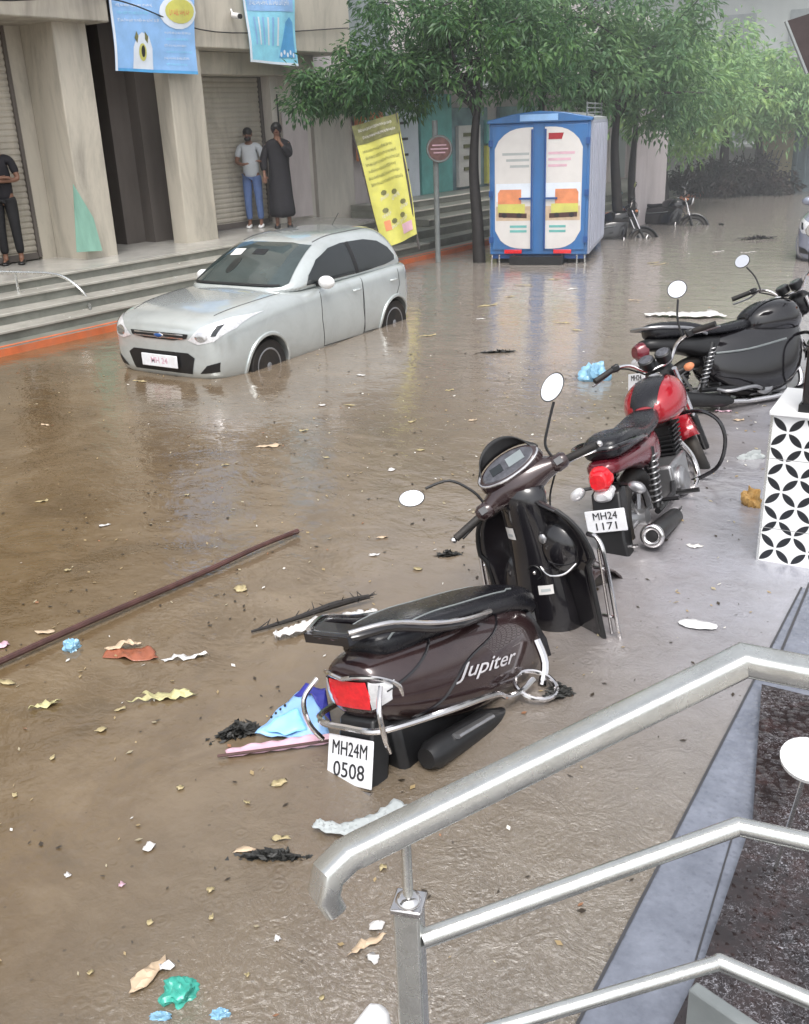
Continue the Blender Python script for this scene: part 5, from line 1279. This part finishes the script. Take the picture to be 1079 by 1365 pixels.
# backdrop buildings
def block(label, cx, cy, w, d, h, m, rot=0, win=True, floors=5):
    t = thing('apartment_building', label, 'building', (cx, cy, -.3), rot)
    MB().box((0, 0, h / 2), (w, d, h)).build('wall', m, t, bevel=.05)
    if win:
        for f_ in range(floors):
            for k in range(int(w / 2.4)):
                x = -w / 2 + 1.4 + k * 2.4; z = 2.2 + f_ * 3.0
                if z + 1 > h: continue
                MB().box((x, -d / 2 - .02, z), (1.2, .08, 1.3)).build('window', 'hazewin', t)
            MB().box((0, -d / 2 - .35, .8 + f_ * 3.0 + .5), (w * .9, .7, .12)).build('balcony', m, t) if .8 + f_ * 3 + .5 < h else None
    return t
block('hazy pale concrete block closing the street behind the trees', -13, 45, 12, 8, 17, 'haze', 0)
block('hazy grey apartment block far right behind the treetops', -3.2, 52, 7, 8, 20, 'pale', 0)
block('pale building rising behind the shop row and trees', -19.5, 30, 12, 9, 11, 'haze', radians(90 - 4) + pi, True, 3)
a = AY(1037, 262, 36); b_ = AY(1056, 262, 36)
block('small pale yellow building between the bushes and the blue grey wall', (a.x + b_.x) / 2 - .3, 38, 1.6, 3, 2.6, 'cream', 0, False)
a = G(1052, 255)
t = thing('shed', 'blue grey corrugated shed at the far right end of the street', 'shed', (a.x + 3.0, a.y + 2, -.2)); MB().box((0, 0, 1.1), (6, 4, 2.3)).build('wall', 'bluegrey', t, bevel=.03)
mb = MB()
for k in range(24): mb.box((-3 + .12 + k * .25, -2.02, 1.1), (.06, .05, 2.25))
mb.build('ribs', 'bluegrey', t); MB().box((0, -.3, 2.33), (6.4, 5, .08)).build('roof', 'awning', t)
# shop awning top right
p = AY(1048, 28, 7.0); q = AY(1076, 98, 7.0)
t = thing('shop_awning', 'dark brown underside of a shop awning at the top right corner', 'awning', (p.x, p.y, p.z))
d = q - p; mb = MB(); mb.prism([(0, 0, 0), (d.x, 0, d.z), (d.x + 1.5, 0, d.z + .1), (1.6, 0, .7), (.5, 0, .12)], (0, .9, .05)); mb.build('sheet', 'awning', t)
MB().tube([(0, -.0, 0), (d.x, 0, d.z)], .012, 6).build('edge', 'greypole', t)

# ------------------------------------------------------------------ tiled wall at the right, black post
a = G(1011, 745); w0 = Vector((a.x, a.y, 0)); top = AY(1030, 551, a.y).z
t = thing('tiled_wall', 'low wall faced with black and white petal pattern tiles at the right edge', 'wall', (w0.x, w0.y, 0))
t.rotation_euler = (0, 0, radians(2))
MB().box((.6, .24, top / 2 - .15), (1.2, .46, top + .3)).build('wall', 'pale', t)
MB().box((.6, -.004, top / 2 - .15), (1.2, .016, top + .3)).build('tile_face', 'tile', t)
MB().box((.6, .22, top + .012), (1.23, .52, .024)).build('coping', 'white', t, bevel=.004)
MB().box((-.002, -.006, top / 2), (.012, .03, top)).build('corner_trim', 'steel', t)
p = G(1067, 548, top + .03); q = AY(1076, 425, p.y)
t = thing('black_post', 'black square post standing on the tiled wall at the right edge', 'post', (p.x + .09, p.y + .1, top + .025)); MB().box((0, 0, .5), (.18, .18, 1.0)).build('shaft', 'gblack', t, bevel=.01); MB().box((0, 0, .02), (.2, .2, .04)).build('base', 'black', t)

# ------------------------------------------------------------------ handrail in the foreground
C = AD(992, 880, 1.60); Lo = AD(462, 1140, 1.52); Lo2 = AD(437, 1165, 1.50); Lo3 = AD(432, 1190, 1.505); Lo4 = AD(443, 1208, 1.52)
Rr = AD(1200, 920, 1.50)
t = thing('stair_railing', 'brushed stainless steel stair railing with a broad handrail and two lower tubes', 'railing', (C.x, C.y, .1)); o0 = Vector((C.x, C.y, .1))
def rl(name, pts, r, parent=t, m='steel', flat=1.0, seg=20, smooth=0, ex=2.0): return MB().tube([Vector(p) - o0 for p in pts], r, seg, smooth=smooth, flat=flat, ex=ex).build(name, m, parent)
dlo = (C - Lo).normalized()
hrail = rl('handrail', [Rr, C + (Rr - C).normalized() * .05, C, C - dlo * .05, Lo + dlo * .02, Lo, Lo2, Lo3, Lo4], [.029, .029, .0315, .0295, .0295, .0295, .0295, .028, .025], seg=32, flat=.74, ex=4.0)
ed = (Lo4 - Lo3).normalized()
MB().lathe([(.019, -.001), (.017, .0015)], Lo4 - o0, ed, 18).build('end_shade_disc', 'shadeblack', hrail)  # dark disc painting the shade inside the hollow tube end
Mi = AD(984, 1102, 1.71); L_ = AD(960, 1283, 1.79)
r_ = ray(545, 1206); dl_ = Vector((C.x - Lo.x, C.y - Lo.y)); w_v = Vector((Lo.x, Lo.y))
kk = (w_v.x * dl_.y - w_v.y * dl_.x) / (r_.x * dl_.y - r_.y * dl_.x)
PT = EYE + r_ * kk; pz = PT.z; tq = (Vector((PT.x, PT.y)) - w_v).dot(dl_) / dl_.dot(dl_); rail_z = Lo.z + (C.z - Lo.z) * tq - .02; PD = (PT - EYE).dot(fw)
PM = Vector((PT.x + .02, PT.y, 0)); mm = AD(563, 1252, PD + .02)
rl('middle_tube', [mm, Mi], .0165); rl('middle_tube', [Mi, AD(1200, 1150, 1.60)], .0165); MB().ball(Mi - o0, .0168, 14, 10).build('elbow', 'steel', t)
rl('lower_tube', [AD(565, 1400, 1.66), L_], .0135); rl('lower_tube', [L_, AD(1200, 1385, 1.66)], .0155); MB().ball(L_ - o0, .0158, 14, 10).build('elbow', 'steel', t)
rz_ = YAW - .25; rm = Matrix.Rotation(rz_, 3, 'Z')
MB().box(Vector((PT.x, PT.y, (pz + .1) / 2)) - o0, (.044, .044, pz - .1), rm).build('post', 'steel', t, bevel=.004)
MB().box(Vector((PT.x, PT.y, pz + .003)) - o0, (.052, .052, .012), rm).build('post_cap', 'chrome', t, bevel=.003)
hr = AD(531, 1122, 1.555)
sp_ = rl('spindle', [(PT.x, PT.y, pz), (PT.x, PT.y, pz + .02), (PT.x, PT.y, rail_z)], [.016, .0085, .0085], m='steel', seg=14)
MB().lathe([(.022, 0), (.02, .006), (.012, .012)], Vector((PT.x, PT.y, pz + .009)) - o0, (0, 0, 1), 18).build('flange', 'chrome', t)
# white round-ended pipe at the bottom, and the white topped stand
a, b = AD(470, 1400, 1.75), AD(507, 1352, 1.75)
t2 = thing('white_pipe', 'white round ended plastic pipe poking up at the bottom edge left of the post', 'pipe', a); MB().tube([Vector((0, 0, 0)), (b - a) * .9, b - a, (b - a) * 1.12], [.026, .026, .024, .012], 16, smooth=3).build('shaft', 'white', t2)
a = AD(1080, 1012, 2.35); gq = G(1034, 1158, .05)
t2 = thing('round_stand', 'white round topped stand on a thin leaning steel leg at the right edge', 'stand', gq)
hd = Vector((.1, -.25, 1)).normalized(); MB().lathe([(.05, -.02), (.066, -.012), (.068, 0), (.05, .010), (.01, .013)], a - gq, hd, 28).build('top', 'white', t2); MB().tube([Vector((0, 0, 0)), a - gq], .006, 8).build('leg', 'steel', t2)
# grey parapet box at the bottom right
a = AD(918, 1319, 1.95); b = AD(1100, 1376, 1.72); v = (b - a); v.z = 0; vn = v.normalized(); nb = Vector((-vn.y, vn.x, 0))
t2 = thing('stone_parapet', 'grey stone parapet corner at the bottom right edge', 'parapet', (a.x, a.y, 0.05))
mb = MB(); mb.prism([Vector((0, 0, 0)), vn * .9, vn * .9 + nb * .03, nb * .03], (0, 0, a.z - .05)); mb.build('slab', 'greypole', t2, bevel=.004)
# ------------------------------------------------------------------ things floating in the water
def scale_at(p): return F / ((Vector(p) - EYE).dot(fw))
def blob_outline(R, a, b, n=11, j=.3): return [(a * cos(2 * pi * k / n) * R.uniform(1 - j, 1 + j), b * sin(2 * pi * k / n) * R.uniform(1 - j, 1 + j)) for k in range(n)]
def scrap(name, label, cat, px, py, wpx, hpx, ang, m, seed, z=.006, curl=.02, group=None, j=.3, parts=()):
    """a crumpled thin scrap lying on the water; wpx, hpx its length and depth as measured on the ground"""
    g = G(px, py, z); s_ = scale_at(g); R = random.Random(seed)
    t = tagp(bpy.data.objects.new(name, None), label, cat, group) if parts else None
    P = blob_outline(R, wpx / s_ / 2, hpx / s_ / 2, 12, j); bm = tri_sub([Vector((x, y, 0)) for x, y in P], 3)
    sc_ = wpx / s_
    for v in bm.verts: v.co.z = max(0.0, curl * (sin(v.co.x / sc_ * 9 + seed) * cos(v.co.y / sc_ * 8 + seed * 2) + .5 * sin(v.co.x / sc_ * 23 + v.co.y / sc_ * 17)) + curl * .35)
    mb = MB(); mb.bm.free(); mb.bm = bm; o = mb.build(name, m, solid=.002); o.location = g; o.rotation_euler = (0, 0, radians(ang) + YAW)
    return tagp(o, label, cat, group)
# long pole and twig
def stick(name, label, cat, pts, r, m, twigs=0, seed=1, knob=None):
    p0 = Vector(pts[0]); t = thing(name, label, cat, p0); R = random.Random(seed)
    P = [Vector(p) - p0 for p in pts]; MB().tube(P, r, 8, smooth=5).build('shaft', m, t)
    if twigs:
        mb = MB()
        for k in range(twigs):
            i = R.randrange(len(P) - 1); q = P[i].lerp(P[i + 1], R.random()); d = (P[i + 1] - P[i]).normalized(); s_ = Vector((R.uniform(-1, 1), R.uniform(-1, 1), R.uniform(0, .7)))
            mb.tube([q, q + (d * .5 + s_).normalized() * R.uniform(.03, .09)], [.004, .0015], 5)
        mb.build('twigs', m, t)
    if knob: MB().ball(P[-1], knob, 12, 8).build('end_cap', 'white', t); 
    return t
a, b = G(-40, 900, .03), G(397, 708, .03)
d = b - a
stick('floating_pole', 'long thin dark wooden pole floating across the left of the flooded street', 'pole', [a, a + d * .3 + Vector((0, 0, .006)), a + d * .6, a + d * .85 + Vector((0, 0, .01)), b], [.016, .017, .017, .015, .017], 'wood', 3, 2)
a, b = G(335, 842, .015), G(492, 795, .04)
stick('floating_branch', 'short rough dark branch floating just behind the scooter', 'branch', [a, a.lerp(b, .35), a.lerp(b, .7) + Vector((0, 0, .01)), b], [.006, .012, .02, .012], 'bark', 26, 4)
# white cloth strip
a = G(365, 848, .02)
def strip(name, label, cat, pts, w, m, seed=1, z=.015, amp=.02):
    R = random.Random(seed); P = catmull([G(x, y, z) for x, y in pts], 8); o0 = P[0]; mb = MB(); rows = []
    for i, p in enumerate(P):
        f_ = i / (len(P) - 1); ww = (w[0] * (1 - f_) + w[1] * f_) * R.uniform(.8, 1.15); tdir = (P[min(i + 1, len(P) - 1)] - P[max(i - 1, 0)]).normalized(); sd = tdir.cross(UZ)
        rows.append([mb.V(p - o0 + sd * ww * (k / 6 - .5) + UZ * (abs(amp * sin(i * .9 + k * 1.3)) + amp * R.random() * .4)) for k in range(7)])
    for a_, b_ in zip(rows, rows[1:]):
        for k in range(6): mb.F([a_[k], a_[k + 1], b_[k + 1], b_[k]])
    o = mb.build(name, m, solid=.002); o.location = o0; return tagp(o, label, cat)
strip('floating_cloth', 'long white wet cloth floating against the tail of the brown scooter', 'cloth', [(366, 850), (395, 842), (425, 832), (470, 826), (505, 822)], (.05, .12), 'paperw', 3)
# torn blue flex banner by the scooter tail
t = thing('torn_banner', 'torn blue printed banner sheet floating beside the scooter number plate', 'banner', G(370, 960, .0)); o0 = t.location
def tb(name, m, pts, seed=1, parent=t): 
    bm = tri_sub([Vector(p) - o0 for p in pts], 3)
    for v in bm.verts: v.co.z += .008 * sin(v.co.x * 60 + seed) * cos(v.co.y * 50)
    mb = MB(); mb.bm.free(); mb.bm = bm; return mb.build(name, m, parent, solid=.002)
tb('blue_sheet', 'flexblue2', [G(340, 978, .02), G(372, 945, .05), G(405, 915, .12), G(428, 940, .10), G(440, 978, .03), G(400, 985, .02)])
tb('cyan_patch', 'flexcyan', [G(352, 972, .032), G(378, 952, .065), G(398, 945, .085), G(410, 972, .045), G(380, 980, .034)], 2)
tb('deep_blue_corner', 'flexdeep', [G(392, 928, .10), G(408, 912, .135), G(434, 918, .13), G(442, 962, .06), G(430, 948, .10), G(415, 925, .125)], 3)
tb('pale_edge', 'flexpink', [G(300, 1000, .012), G(340, 990, .02), G(400, 982, .03), G(452, 978, .03), G(448, 988, .012), G(380, 999, .010), G(305, 1010, .008)], 4)
MB().tube([G(290, 1008, .02) - o0, G(350, 1000, .025) - o0, G(455, 985, .03) - o0], .006, 6).build('hem_rod', 'wood', t)
for k in range(8): MB().ball(G(362 + k * 6, 956 - k * 5.2, .07) - o0, (.006, .006, .006), 6, 4).build('eyelet', 'grime', t)
from mathutils import noise as mnoise
def lump(name, label, cat, px, py, w, h, zz, m, seed, n=7, ang=0, group=None):
    """wet leaf litter (grime) as a flat pile of shards and twigs, everything else as one crumpled bag"""
    g = G(px, py, 0); s_ = scale_at(g); R = random.Random(seed); W_, H_ = w / s_ * .5, h / s_ * .5; mb = MB(); rot = Matrix.Rotation(YAW + radians(ang), 3, 'Z')
    if m == 'grime':
        for k in range(n * 14):
            a = R.gauss(0, .42) * W_; b = R.gauss(0, .42) * H_; c = rot @ Vector((a, b, 0)); c.z = R.random() * zz * max(0, 1 - abs(a) / W_)
            L = R.uniform(.012, .03) * (1 + 40 / s_); u = rot @ Vector((R.uniform(-1, 1), R.uniform(-.4, .4), R.uniform(-.3, .4))).normalized(); v = u.cross(Vector((R.uniform(-.6, .6), R.uniform(-.6, .6), 1))).normalized()
            mb.poly([c - u * L, c - v * L * .4, c + u * L * .8, c + v * L * .35])
        P = [rot @ Vector(((k / 5 - .5) * 1.7 * W_, R.uniform(-.3, .3) * H_, zz * .5)) for k in range(6)]; mb.tube(P, [.004 * (1 + 60 / s_)] * 6, 5)
        o = mb.build(name, m, smooth=False)
    else:
        bm = bmesh.new(); bmesh.ops.create_icosphere(bm, subdivisions=4, radius=1)
        for v in bm.verts:
            p = v.co.copy(); q = 1 + .55 * mnoise.noise(p * 1.6 + Vector((seed, 0, 0))) + .30 * mnoise.noise(p * 4.1 + Vector((0, seed, 0))) + .14 * abs(mnoise.noise(p * 9))
            p = Vector((p.x * q * W_, p.y * q * H_, p.z * q * zz)); v.co = rot @ p
        mb.bm.free(); mb.bm = bm; o = mb.build(name, m)
    o.location = g
    return tagp(o, label, cat, group)
lump('leaf_clump', 'black clump of rotten leaves at the left tip of the torn blue banner', 'debris', 318, 978, 62, 26, .05, 'grime', 3, 22, 25)
lump('leaf_clump', 'long dark clump of wet debris left of the handrail end', 'debris', 362, 1143, 92, 16, .02, 'grime', 5, 18, -5)
lump('leaf_clump', 'dark broken twig bundle in mid street behind the brown scooter', 'debris', 664, 470, 56, 8, .03, 'grime', 6, 9)
lump('leaf_clump', 'dark tangle of leaves beside the seat of the brown scooter', 'debris', 598, 740, 34, 12, .02, 'grime', 7, 9)
lump('leaf_clump', 'dark tangle of weed beside the rear footrest of the brown scooter', 'debris', 745, 925, 40, 30, .04, 'grime', 8, 12)
lump('leaf_clump', 'dark floating branch pile far down the street before the pale blue car', 'debris', 1010, 319, 62, 6, .08, 'grime', 9, 14)
lump('leaf_clump', 'small dark debris near the far dark motorcycle', 'debris', 962, 300, 8, 5, .05, 'grime', 10, 4)
scrap('card_scrap', 'torn beige cardboard piece floating near the bottom edge', 'cardboard', 196, 1302, 66, 24, 50, 'card', 11, curl=.012)
scrap('card_scrap', 'small white paper piece lying against the beige cardboard', 'paper', 222, 1290, 22, 14, 10, 'paperw', 12, curl=.012)
lump('green_bag', 'crumpled teal green plastic bag floating at the bottom edge', 'plastic bag', 240, 1325, 44, 46, .035, 'greenbag', 13, 10, 40)
lump('pale_bag', 'pale torn plastic scrap under the teal green bag', 'plastic bag', 215, 1357, 28, 10, .02, 'bluebag', 14, 5)
lump('blue_scrap', 'small pale blue plastic scrap right of the teal green bag', 'plastic scrap', 293, 1354, 24, 12, .02, 'bluebag', 15, 5)
scrap('paper_scrap', 'small square white paper alone in the brown water', 'paper', 199, 1129, 17, 15, 30, 'paperw', 16, curl=.008)
lump('white_cup', 'milky white plastic cup floating by the long dark pole', 'cup', 96, 865, 20, 20, .05, 'bluebag', 17, 4)
scrap('plastic_sheet', 'brown red plastic sheet floating between the two dark poles', 'plastic sheet', 178, 872, 74, 34, -8, 'redbag', 18, curl=.012)
scrap('plastic_sheet', 'pale curled rim of packing lying along the brown red sheet', 'packing', 160, 862, 52, 12, 18, 'card', 19, z=.018, curl=.02)
scrap('leaf_spray', 'pale yellow green husk with ragged leaves below the brown red sheet', 'leaf', 214, 930, 66, 18, 5, 'straw', 20, curl=.02, j=.6)
scrap('leaf_spray', 'long pale husk leaf at the left below the long pole', 'leaf', 62, 940, 42, 12, 22, 'straw', 21, curl=.015, j=.5)
scrap('packing_scrap', 'cream wrapper right of the brown red sheet', 'wrapper', 245, 877, 48, 12, 8, 'paperw', 22, curl=.015, j=.5)
scrap('packing_scrap', 'orange and cream wrapper floating left of the steel post', 'wrapper', 484, 1262, 52, 14, 30, 'card', 23, curl=.015, j=.5)
scrap('packing_scrap', 'white crumpled wrapper left of the post cap', 'wrapper', 503, 1236, 20, 14, 10, 'paperw', 24, curl=.015)
scrap('packing_scrap', 'white scrap just below the orange wrapper', 'wrapper', 498, 1278, 18, 18, 70, 'paperw', 25, curl=.012)
lump('blue_jug', 'pale blue plastic bag floating just left of the red motorcycle handlebar', 'plastic bag', 792, 505, 34, 34, .14, 'bluebag', 26, 6)
strip('white_sheet', 'white flat sheet on the water behind the mirror of the red motorcycle', 'sheet', [(860, 421), (890, 420), (925, 421), (960, 419)], (.10, .4), 'paperw', 5)
lump('foam_piece', 'tan foam lump lying against the foot of the tiled wall', 'foam', 1002, 672, 24, 26, .10, 'foam', 27, 5)
scrap('broken_slab', 'flat pale grey broken tile on the wet paving above the handrail', 'tile', 930, 832, 56, 24, -22, 'white', 28, z=.012, curl=.004, j=.1)
lump('shoe', 'small grey slipper lying beside the tiled wall', 'slipper', 1003, 611, 34, 8, .05, 'haze', 29, 5)
scrap('paper_scrap', 'white paper on the water below the exhaust of the red motorcycle', 'paper', 928, 728, 22, 10, 0, 'paperw', 30, curl=.01)
strip('mud_bag', 'grey muddy plastic sheet caught under the lower end of the handrail', 'plastic sheet', [(420, 1100), (455, 1108), (500, 1098), (540, 1075)], (.05, .09), 'haze', 8, amp=.012)
# leaves and bits one can pick out
R = random.Random(5)
spots = [(361, 594, 30, 9, 'card'), (404, 574, 14, 5, 'leafY'), (573, 447, 26, 4, 'leafY'), (649, 407, 26, 6, 'leafY'), (522, 626, 10, 8, 'paperw'), (548, 562, 10, 6, 'leafY'), (321, 785, 18, 14, 'leafY'), (268, 873, 12, 4, 'leafY'), (372, 1043, 20, 12, 'leafY'),
 (135, 973, 16, 8, 'leafY'), (160, 945, 12, 6, 'leafY'), (8, 910, 24, 8, 'leafY'), (60, 843, 26, 8, 'card'), (5, 860, 16, 10, 'flexpink'), (375, 1118, 24, 6, 'leafY'), (325, 1133, 26, 8, 'card'), (481, 500, 12, 4, 'paperw'), (430, 540, 12, 5, 'paperw'), (467, 540, 16, 4, 'leafY'),
 (140, 700, 12, 5, 'paperw'), (56, 668, 14, 5, 'leafY'), (250, 660, 8, 4, 'leafY'), (510, 716, 16, 5, 'card'), (557, 758, 16, 8, 'leafY'), (498, 740, 14, 5, 'paperw'), (186, 508, 18, 4, 'leafY'), (60, 566, 16, 4, 'card'), (300, 620, 10, 4, 'leafY'), (738, 372, 18, 4, 'leafY'), (700, 380, 22, 4, 'leafY'), (762, 385, 20, 4, 'paperw'), (680, 395, 16, 3, 'leafY'), (640, 425, 14, 3, 'paperw'),
 (600, 520, 12, 4, 'leafY'), (560, 600, 12, 5, 'leafY'), (630, 560, 12, 5, 'card'), (900, 375, 20, 3, 'paperw'), (870, 350, 18, 3, 'leafY'), (1000, 336, 22, 3, 'paperw'), (960, 335, 22, 3, 'paperw'), (880, 352, 26, 3, 'leafY'), (90, 760, 10, 5, 'leafY'), (435, 610, 10, 4, 'leafY'), (770, 440, 14, 4, 'leafY'), (750, 430, 20, 3, 'leafY'), (845, 400, 18, 3, 'card'), (965, 548, 20, 5, 'flexpink'), (985, 560, 14, 5, 'card'),
 (280, 1186, 10, 8, 'leafY'), (282, 1223, 9, 7, 'leafY'), (200, 1230, 8, 6, 'leafY'), (90, 1167, 8, 5, 'paperw'), (162, 1180, 8, 5, 'flexpink'), (370, 1252, 8, 7, 'paperw'), (430, 1330, 8, 7, 'leafY'), (120, 1296, 9, 6, 'leafY'), (330, 1300, 8, 5, 'leafY'), (540, 1290, 9, 8, 'paperw'), (510, 1158, 12, 8, 'leafY'), (20, 1060, 8, 5, 'leafY'), (70, 1010, 9, 6, 'leafY'), (240, 1050, 10, 6, 'leafY'), (330, 1070, 10, 5, 'leafY')]
LBL = {'leafY': ('fallen_leaf', 'small yellowed leaf floating on the brown water', 'leaf', 'yellowed leaves floating on the flood water'), 'paperw': ('paper_bit', 'tiny torn white paper bit floating on the water', 'paper', 'tiny paper bits floating on the flood water'),
       'card': ('card_bit', 'small tan cardboard bit floating on the water', 'cardboard', 'tan cardboard bits floating on the flood water'), 'flexpink': ('plastic_bit', 'tiny pink plastic bit floating on the water', 'plastic scrap', 'pink plastic bits floating on the flood water')}
for i, (px, py, w, h, m) in enumerate(spots):
    nm, lb, ct, gr = LBL[m]; scrap(nm, lb, ct, px, py, w, h * 1.3, R.uniform(-30, 30), m, 100 + i, curl=.006, group=gr, j=.4)
# uncountable fine litter
vs = []; fs = []
for i in range(2600):
    x = R.uniform(-9.2, -.2) if R.random() < .75 else R.gauss(-3.2, 1.2); y = R.uniform(.9, 24) if R.random() < .5 else R.uniform(.9, 9)
    if x < -9.2 or x > -.75: continue
    s_ = R.uniform(.006, .02) * (.8 + y * .035); a = R.uniform(0, pi); b = s_ * R.uniform(.25, .7); k = len(vs); u = Vector((cos(a), sin(a), 0)); v = Vector((-sin(a), cos(a), 0)); c = Vector((x, y, .004))
    vs += [c - u * s_, c - v * b + UZ * .003, c + u * s_ * .9 + UZ * .004, c + v * b + UZ * .001]; fs.append((k, k + 1, k + 2, k + 3))
k_ = NT('litter'); ri = k_.n('ShaderNodeNewGeometry').outputs['Random Per Island']
cr = k_.n('ShaderNodeValToRGB'); k_.l(ri, cr.inputs[0]); e = cr.color_ramp; e.interpolation = 'CONSTANT'
e.elements[0].color = (.035, .025, .015, 1); e.elements[1].position = .45; e.elements[1].color = (.30, .22, .11, 1)
for p_, c_ in ((.72, (.34, .29, .19, 1)), (.86, (.6, .57, .52, 1)), (.94, (.25, .12, .06, 1))): q = e.elements.new(p_); q.color = c_
k_.l(cr.outputs[0], k_.b.inputs['Base Color']); k_.b.inputs['Roughness'].default_value = .5
me = bpy.data.meshes.new('floating_litter'); me.from_pydata(vs, [], fs); me.materials.append(k_.m)
o = bpy.data.objects.new('floating_litter', me); COL.objects.link(o); tagp(o, 'fine leaf crumbs and specks scattered over the brown flood water', 'litter', kind='stuff')

# ------------------------------------------------------------------ rain haze over the far street
k_ = NT('rain_haze'); k_.N.remove(k_.b); vol = k_.n('ShaderNodeVolumeScatter'); vol.inputs['Color'].default_value = (.93, .96, 1, 1); vol.inputs['Density'].default_value = HAZE; vol.inputs['Anisotropy'].default_value = .2
k_.l(vol.outputs[0], k_.N['Material Output'].inputs['Volume'])
if HAZE > 0:
    o = MB().box((-6, 45, 8.2), (60, 68, 16.4)).build('rain_haze', k_.m, smooth=False); tagp(o, 'thin grey rain haze hanging over the far end of the street', 'haze', kind='stuff')
# ------------------------------------------------------------------ light
W = bpy.data.worlds.new('World'); S.world = W; W.use_nodes = True
nt = W.node_tree; bg = nt.nodes['Background']
sky = nt.nodes.new('ShaderNodeTexSky'); sky.sky_type = 'NISHITA'; sky.sun_disc = False
SE, SR = radians(62), radians(150)
sky.sun_elevation = SE; sky.sun_rotation = SR; sky.air_density = 1.0; sky.dust_density = 4.0; sky.ozone_density = 1.0
hs = nt.nodes.new('ShaderNodeHueSaturation'); hs.inputs['Saturation'].default_value = .24; hs.inputs['Value'].default_value = 1.85
nt.links.new(sky.outputs[0], hs.inputs['Color']); nt.links.new(hs.outputs[0], bg.inputs['Color']); bg.inputs['Strength'].default_value = .15
sl = bpy.data.lights.new('sun', 'SUN'); sl.energy = 1.5; sl.angle = radians(25); sl.color = (1, .97, .93)
so = bpy.data.objects.new('sun', sl); COL.objects.link(so)
dv = Vector((sin(SR) * cos(SE), cos(SR) * cos(SE), sin(SE))); so.rotation_euler = dv.to_track_quat('Z', 'Y').to_euler(); so.location = (0, 0, 30)
S.view_settings.view_transform = 'Standard'; S.view_settings.look = 'None'; S.view_settings.exposure = 0; S.view_settings.gamma = 1
S.render.engine = 'CYCLES'; S.cycles.max_bounces = 6; S.cycles.diffuse_bounces = 3; S.cycles.glossy_bounces = 4; S.cycles.transmission_bounces = 4; S.cycles.transparent_max_bounces = 8; S.cycles.use_denoising = True
bpy.context.view_layer.update()
